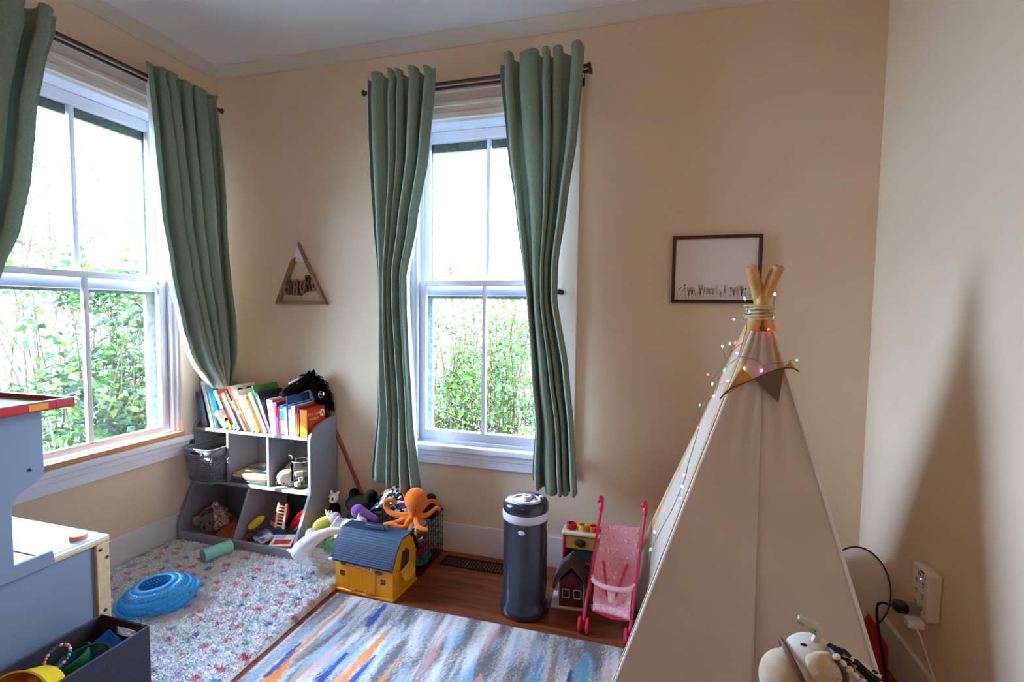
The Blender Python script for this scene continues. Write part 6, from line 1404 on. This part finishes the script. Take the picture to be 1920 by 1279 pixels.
HB(lambda b: [b.ell((.352+.010*k, 1.010-.002*k, .565-.0085*k), (.0075, .006, .0055), Euler((0, .6 if k % 2 else -.5, 0)).to_matrix(), nu=10, nv=8) for k in range(10)], 'braid', Mhv)
Mrk = mat('rocker_wood', '#b98a55', .5)
for y in (1.02, 1.16): HB(lambda b: b.tube(bez([(.30, y, .06), (.42, y, .022), (.54, y, .014), (.66, y, .022), (.78, y, .06)], 20), .013, 8), 'rocker', Mrk)
# ------------------------------------------------------------------ toy kitchen
Mkp = mat('kitchen_grey', '#788290', .5); Mkw = mat('kitchen_ply', '#d3b48c', .5, col2='#c7a579', nscale=7, stretch=(2, 9, 9)); Mkt = mat('kitchen_white', '#e3e1e4', .4)
KX = -1.600; KO = V(-1.93, .70, 0)
t = thing('toy_kitchen', 'blue grey toy kitchen with pale wood counter at the left edge', 'toy kitchen', KO)
def K(fn, name, m, parent=None, **k):
    mb = MB(); fn(mb)
    for i, p in enumerate(mb.v): mb.v[i] = p - KO
    return mb.build(name, m, parent or t, **k)
cur = lambda a, b, n=8: [(a[0]+(b[0]-a[0])*i/n, a[1]+(b[1]-a[1])*(.5-.5*math.cos(PI*i/n))) for i in range(n+1)]
profk = [(.42, .915), (.928, .915), (.928, .752), (.925, .735), (.918, .725), (.905, .716), (.878, .702), (.864, .692), (.856, .678), (.853, .660), (.853, .512)] + [(.94, .512), (.945, .472), (.42, .472)]
for x in (KX, -2.19): K(lambda b: b.prism(profk, 'x', x-.014, x), 'upper_panel', Mkp, smooth=25, bevel=.002)
K(lambda b: b.bb(-2.19, KX-.014, .44, .452, .49, .915), 'back_panel', Mkp, smooth=0)
K(lambda b: b.bb(-2.19, KX-.014, .44, .928, .900, .915), 'hood_top', Mkp, smooth=0)
K(lambda b: b.bb(-2.205, KX-.001, .42, 1.090, .472, .487), 'counter', Mkw, bevel=.004)
K(lambda b: b.bb(-2.205, KX-.001, .42, 1.090, .487, .4915), 'counter_top', Mkt, bevel=.0015)
for x in (KX-.030, -2.205):
    for y in (1.050, .42): K(lambda b: b.bb(x, x+.029, y, y+.038, .0125, .472), 'leg', Mkw, bevel=.003)
K(lambda b: b.bb(KX-.020, KX-.010, .458, 1.050, .10, .472), 'side_panel', Mkp, smooth=0); K(lambda b: b.bb(-2.205, -2.195, .458, 1.050, .10, .472), 'side_panel', Mkp, smooth=0)
K(lambda b: b.bb(-2.176, KX-.030, 1.055, 1.068, .10, .470), 'door', mat('kitchen_white', '#e3e1e4', .4), bevel=.002)
K(lambda b: b.bb(-2.19, KX-.020, .45, 1.05, .10, .112), 'bottom_shelf', Mkw, smooth=0)
Msc = mat('screw', '#45464a', .3, metal=.9)
for y, z in ((1.062, .455), (1.080, .425), (1.070, .26), (.895, .757)): K(lambda b: b.ell((KX+.0005, y, z), (.0022, .005, .005), nu=12, nv=6), 'screw', Msc)
mb = MB(org=(-1.76, .98, .4915)); mb.bb(-1.86, -1.615, .93, 1.068, .4918, .4945); tag(mb.build('tray', mat('tray_white', '#edeaf2', .35), bevel=.001), 'thin white board on the toy kitchen counter', 'tray')
mb = MB(org=(-1.66, 1.045, .495)); mb.lathe([(.021, 0), (.022, .002), (.022, .012), (.020, .014), (0, .014)], (-1.650, 1.035, .4948), 28); tag(mb.build('toy_disc', mat('salmon_toy', '#d98a68', .5), smooth=40), 'salmon pink toy disc on the corner of the kitchen counter', 'toy')
mb = MB(org=(-1.80, .90, .4915)); mb.lathe([(0, .002), (.045, .002), (.052, .010), (.055, .010), (.048, 0), (0, 0)], (-1.96, .96, .4918), 32); tag(mb.build('toy_plate', mat('toy_plate_white', '#eceaf0', .3), smooth=40), 'white toy plate on the counter behind the kitchen side panel', 'toy')
# game box lid on top of the kitchen
t = thing('game_box', 'shallow red and orange game box lying open on top of the toy kitchen', 'game box', (-1.80, .70, .9155)); t.rotation_euler = (0, 0, .03)
Mgr = mat('game_red', '#bd2420', .4); Mgo = mat('game_orange', '#e08a1f', .4); Mgb = mat('game_blue', '#3c78a8', .4)
mb = MB(); gx, gy0, gy1 = .235, -.30, .285
mb.m = 0
for a in ((gx-.004, gx, gy0, gy1), (-gx, -gx+.004, gy0, gy1), (-gx, gx, gy1-.004, gy1), (-gx, gx, gy0, gy0+.004)): mb.bb(*a, 0.0, .024)
mb.bb(-gx, gx, gy0, gy1, 0, .003)
for k in range(9):
    y = gy0+.02+k*.065; mb.m = 1 if k % 2 else 0; mb.bb(gx-.001, gx+.0008, y, y+.045, .004, .021)
mb.build('box', [Mgr, Mgo], t, smooth=0)
mb = MB(); mb.bb(-gx-.003, gx+.003, gy0-.003, gy1+.003, .0235, .0255); 
mb = MB()
for a in ((gx-.012, gx, gy0, gy1), (-gx, -gx+.012, gy0, gy1), (-gx+.012, gx-.012, gy1-.012, gy1), (-gx+.012, gx-.012, gy0, gy0+.012)): mb.bb(*a, .024, .026)
mb.build('rim', Mgb, t, smooth=0)
mb = MB(); mb.bb(-gx+.006, gx-.006, gy0+.006, gy1-.006, .003, .010); mb.build('board', mat('game_mint', '#a9c9b6', .5), t, smooth=0)
mb = MB(); mb.bb(-gx+.012, gx+.010, gy0, gy1+.012, -.0, .003); 
for k, (x, y, c) in enumerate(((.12, .10, '#d9c9d6'), (.05, .02, '#b2353a'), (.14, -.05, '#e3dccf'), (-.02, .14, '#6f4ba0'))):
    mb = MB(); mb.bb(x-.05, x+.05, y-.035, y+.035, .0105+.001*k, .0125+.001*k, Euler((0, 0, k*.7)).to_matrix()); mb.build('card', mat('card_%d' % k, c, .5), t, smooth=0)
# ------------------------------------------------------------------ black storage bin with toys
Mbb = mat('charcoal_weave', '#24232a', .6, col2='#2c2b33', nscale=220, bump=.35, bscale=420)
KB = V(-1.458, .72, 0)
t = thing('storage_bin', 'charcoal open storage bin full of toys in front of the toy kitchen', 'storage bin', KB+V(0, 0, .0125))
x0, x1, y0, y1, zt, th = -1.552, -1.365, .34, 1.027, .268, .0045
def Bn(fn, name, m, parent=None, **k):
    mb = MB(); fn(mb)
    for i, p in enumerate(mb.v): mb.v[i] = p - KB
    return mb.build(name, m, parent or t, **k)
Bn(lambda b: b.bb(x0, x0+th, y0, y1, 0, zt), 'side_wall', Mbb, bevel=.0015); Bn(lambda b: b.bb(x1-th, x1, y0, y1, 0, zt), 'side_wall', Mbb, bevel=.0015)
def endwall(b, ya, yb):
    xa, xb = x0+th, x1-th; h0, h1, w0, w1 = zt-.045, zt-.020, (xa+xb)/2-.030, (xa+xb)/2+.045
    b.bb(xa, xb, ya, yb, 0, h0); b.bb(xa, xb, ya, yb, h1, zt); b.bb(xa, w0, ya, yb, h0, h1); b.bb(w1, xb, ya, yb, h0, h1)
Bn(lambda b: endwall(b, y1-th, y1), 'end_wall', Mbb, smooth=0); Bn(lambda b: endwall(b, y0, y0+th), 'end_wall', Mbb, smooth=0)
Bn(lambda b: b.bb(x0+th, x1-th, y0+th, y1-th, .001, .006), 'base', Mbb, smooth=0)
Bn(lambda b: b.tube([(x0+.002, y0, zt), (x1-.002, y0, zt), (x1-.002, y1-.002, zt), (x0+.002, y1-.002, zt)], .0028, 6, closed=True), 'rim', mat('bin_edge', '#3c3b42', .5))
GT = 'toys in the charcoal bin'
def toy(name, label, m, org, fn, cat='toy', **k):
    mb = MB(org=org); fn(mb); return tag(mb.build(name, m, **k), label, cat, GT)
mb = MB(org=(-1.43, .95, .22)); R = Euler((.42, .22, -.18)).to_matrix()
mb.bb(-1.507, -1.393, .900, 1.003, .222, .232, R); toy_ = tag(mb.build('foil_pack', mat('blue_foil', '#1f5fae', .12, metal=.75, bump=.3, bscale=18), bevel=.004, seg=3), 'shiny blue foil pack at the far end of the charcoal bin', 'pack', GT)
Rb = Euler((.25, .30, .0)).to_matrix()
toy('toy_bowl', 'dark teal oval toy bowl lying in the charcoal bin', mat('teal_plastic', '#16424c', .35), (-1.45, .82, .17), lambda b: b.lathe([(0, -.02), (.040, -.018), (.058, .0), (.064, .020), (.060, .020), (.053, .002), (.036, -.012), (0, -.013)], (-1.452, .890, .215), 40, Rb, sx=.85, sy=1.35), smooth=50)
toy('toy_cup', 'orange red toy cup resting on the teal bowl', mat('orange_red_plastic', '#e0402a', .35), (-1.41, .79, .2), lambda b: b.lathe([(.012, 0), (.022, .004), (.030, .045), (.028, .045), (.020, .008), (0, .006)], (-1.408, .835, .222), 28, Euler((-.5, 1.2, 0)).to_matrix()), smooth=50)
toy('toy_bucket', 'yellow toy bucket lying on its side in the charcoal bin', mat('yellow_plastic2', '#e3b91f', .35), (-1.47, .64, .2), lambda b: b.lathe([(.052, 0), (.060, .004), (.074, .085), (.078, .088), (.074, .090), (.056, .010), (0, .008)], (-1.488, .835, .205), 40, Euler((1.25, -.2, .5)).to_matrix()), smooth=50)
toy('toy_peg', 'orange toy peg lying across the charcoal bin', mat('orange_plastic', '#e8581a', .35), (-1.43, .70, .2), lambda b: b.lathe([(.0, 0), (.012, .002), (.016, .012), (.016, .085), (.012, .095), (0, .097)], (-1.475, .785, .262), 24, Euler((0, 1.45, -.55)).to_matrix()), smooth=50)
toy('toy_ball', 'green translucent toy tub at the kitchen side of the charcoal bin', mat('green_plastic', '#1f6a3c', .35), (-1.51, .80, .2), lambda b: b.lathe([(.034, 0), (.038, .003), (.042, .075), (.038, .078), (.034, .008), (0, .006)], (-1.488, .945, .168), 32, Euler((.35, -.25, 0)).to_matrix()), smooth=50)
toy('toy_disc', 'small orange toy disc behind the foil pack', mat('orange_plastic', '#e8581a', .35), (-1.51, .97, .2), lambda b: b.lathe([(0, -.008), (.020, -.006), (.025, 0), (.020, .006), (0, .008)], (-1.515, .990, .220), 24, Euler((.6, -.4, 0)).to_matrix()), smooth=50)
toy('toy_block', 'dark red toy block at the bottom of the charcoal bin', mat('toy_red', '#b3191d', .35), (-1.45, .9, .05), lambda b: b.bb(-1.53, -1.39, .5, .99, .020, .085), bevel=.008)
bt = thing('bead_bracelet', 'child bracelet of mixed coloured beads on top of the bin toys', 'bracelet', (-1.500, .880, .262), group=GT)
bcols = ['#d8d2c4', '#d66a86', '#3fae86', '#c63a32', '#e9e4da', '#7a4a9c', '#e0a84a', '#4a86c0']
Rq = Euler((.75, .35, 0)).to_matrix()
for k in range(22):
    a = 2*PI*k/22; p = Rq @ V(.026*math.cos(a), .030*math.sin(a), 0); mb = MB(); mb.ell(p, .0042, nu=10, nv=8); mb.build('bead', mat('bead_%d' % (k*5 % 8), bcols[k*5 % 8], .35), bt)
mb = MB(); mb.tube([Rq @ V(.026*math.cos(2*PI*k/22), .030*math.sin(2*PI*k/22), 0) for k in range(22)], .0008, 4, closed=True); mb.build('elastic', mat('elastic', '#d9d5cc', .6), bt)
